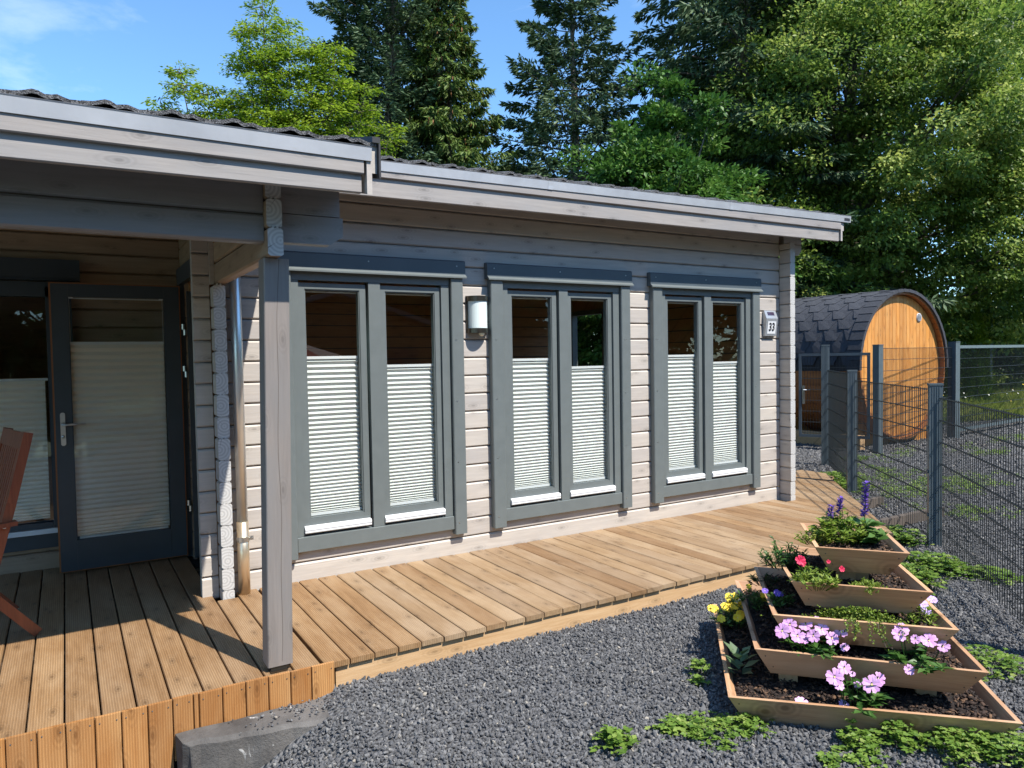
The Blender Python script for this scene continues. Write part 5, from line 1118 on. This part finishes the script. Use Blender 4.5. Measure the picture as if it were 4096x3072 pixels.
# a treetop just above the porch roof, far off
spruce('distant_treetop', 'tip of a far spruce just above the porch roof edge', .56+.04, 21.0, 9.55, 1.7, 'spruceb', seed=14, base=5.5, lvl=.5, nb=7, dens=.6, group=None)

# ================================================================ MEADOW
rng = np.random.default_rng(21); n = 60000; P = np.column_stack([rng.uniform(17.5, 38, n), 3.2+8.5*rng.random(n)**1.4])
edge = 4.05+.45*np.sin(P[:, 0]*1.1)*.4+.02*(P[:, 0]-20); P = P[(P[:, 1] > edge)]; P = np.column_stack([P, np.full(len(P), -.155)]); P = P[in_view(P+(0, 0, .3), 1.15)]; n = len(P)
az = rng.uniform(0, 6.28, n); D = np.stack([np.cos(az)*.55, np.sin(az)*.55, np.ones(n)], -1); Nn = np.stack([-np.sin(az), np.cos(az), np.zeros(n)], -1); hh = rng.uniform(.25, .7, n)*np.clip((P[:, 1]-3.6), .35, 1)
o = inst('meadow_grass', leafmesh('meadow_grass', P, D, Nn, hh, np.full(n, .03), M['grass'], np.clip(rng.normal(.5, .2, n)+.15*np.sin(P[:, 0]*2), 0, 1), .1), (0, 0, 0)); o['kind'] = 'stuff'
mm = MB(); mm.poly([(16.5, 4.6, -.135), (25, 4.1, -.135), (60, 4, -.135), (60, 40, -.135), (14, 40, -.135), (14, 8, -.135)], [(0, 1, 2, 3, 4, 5)]); m = NT('meadow_ground'); v = m.n('ShaderNodeTexCoord').outputs['Object']; m.bsdf(m.mix(m.noise(v, 3.0, 6), (.20, .26, .05), (.34, .36, .09)), .95, m.noise(v, 25, 6), 1.0, .1); add('meadow', mm, m.m, kind='structure')
k = rng.choice(n, 150, replace=False); b = MB()
for i in k:
    c = P[i]+(0, 0, rng.uniform(.45, .72)); r = rng.uniform(.022, .036); t = rng.uniform(0, 6.28); b.poly([(c[0]+r*math.cos(a), c[1]+r*math.sin(a)*.6, c[2]+r*math.sin(a)*.5) for a in np.linspace(0, 6.28, 8)[:-1]], [tuple(range(7))], 0 if rng.random() < .7 else 1)
    b.tube([(P[i][0], P[i][1], -.15), tuple(c)], .004, 3, 2, caps=False)
add('daisies', b, [M['daisy'], M['petaly'], M['grass']], kind='stuff')

# ================================================================ BEHIND THE PHOTOGRAPHER (seen mirrored in the panes)
nh = thing('neighbour_house', 'brown log cabin with low gable mirrored in the window panes', 'house', (6, -14, -.16))
b = MB(); b.box(2.6, 9.4, -17, -13, -.16, 2.3); b.prism([(2.6, 2.301), (9.4, 2.301), (6, 3.35)], 'y', -16.98, -13.02); add('wall', b, M['room'], nh)
for s in (-1, 1):
    b = MB(); b.hexa([(6, -17.3, 3.37), (6, -12.6, 3.37), (6+s*3.9, -12.6, 2.17), (6+s*3.9, -17.3, 2.17)], [(6, -17.3, 3.49), (6, -12.6, 3.49), (6+s*3.9, -12.6, 2.29), (6+s*3.9, -17.3, 2.29)]); add('roof_slope', b, M['silver'], nh)
for xx in (3.7, 7.2):
    b = MB(); b.box(xx, xx+1.1, -12.998, -12.95, .8, 2.0); add('window', b, M['anthd'], nh)
um = thing('parasol', 'red striped parasol mirrored in the first window', 'parasol', (3.6, -8.6, -.15))
b = MB(); b.tube([(3.6, -8.6, -.15), (3.6, -8.6, 2.05)], .02, 8); add('pole', b, M['teak'], um)
b = MB(); n = 10
for i in range(n):
    a0, a1 = 6.283*i/n, 6.283*(i+1)/n; b.poly([(3.6, -8.6, 2.12), (3.6+1.25*math.cos(a0), -8.6+1.25*math.sin(a0), 1.72), (3.6+1.25*math.cos(a1), -8.6+1.25*math.sin(a1), 1.72)], [(0, 1, 2)], i % 2)
add('canopy', b, [plain('red_canvas', (.45, .06, .04), .8), plain('pale_canvas', (.6, .45, .38), .8)], um)
for i, (x, y, h, r) in enumerate(((-6, -19, 8, 3.2), (0, -20, 9, 3.4), (6.5, -21, 8.5, 3.5), (13, -20, 9, 3.4), (19, -17, 9, 3.4), (25, -13, 9, 3.4), (31, -9, 9, 3.2))):
    broadleaf('garden_tree', ['leafy tree far to the deck side behind the photographer', 'leafy tree straight behind the porch lawn', 'yellow green tree behind the neighbouring cabin', 'leafy tree between cabin and garden corner', 'yellow green tree facing the last window', 'leafy tree opposite the corner column', 'yellow green tree farthest along the fence side'][i], x, y, h, r, 'broad' if i % 2 else 'hornbeam', zb=.1, nclump=150, per=80, leaf=.5, cr=1.2, seed=30+i, face=False, group='garden trees mirrored in the glass', tint=(.4, .2))
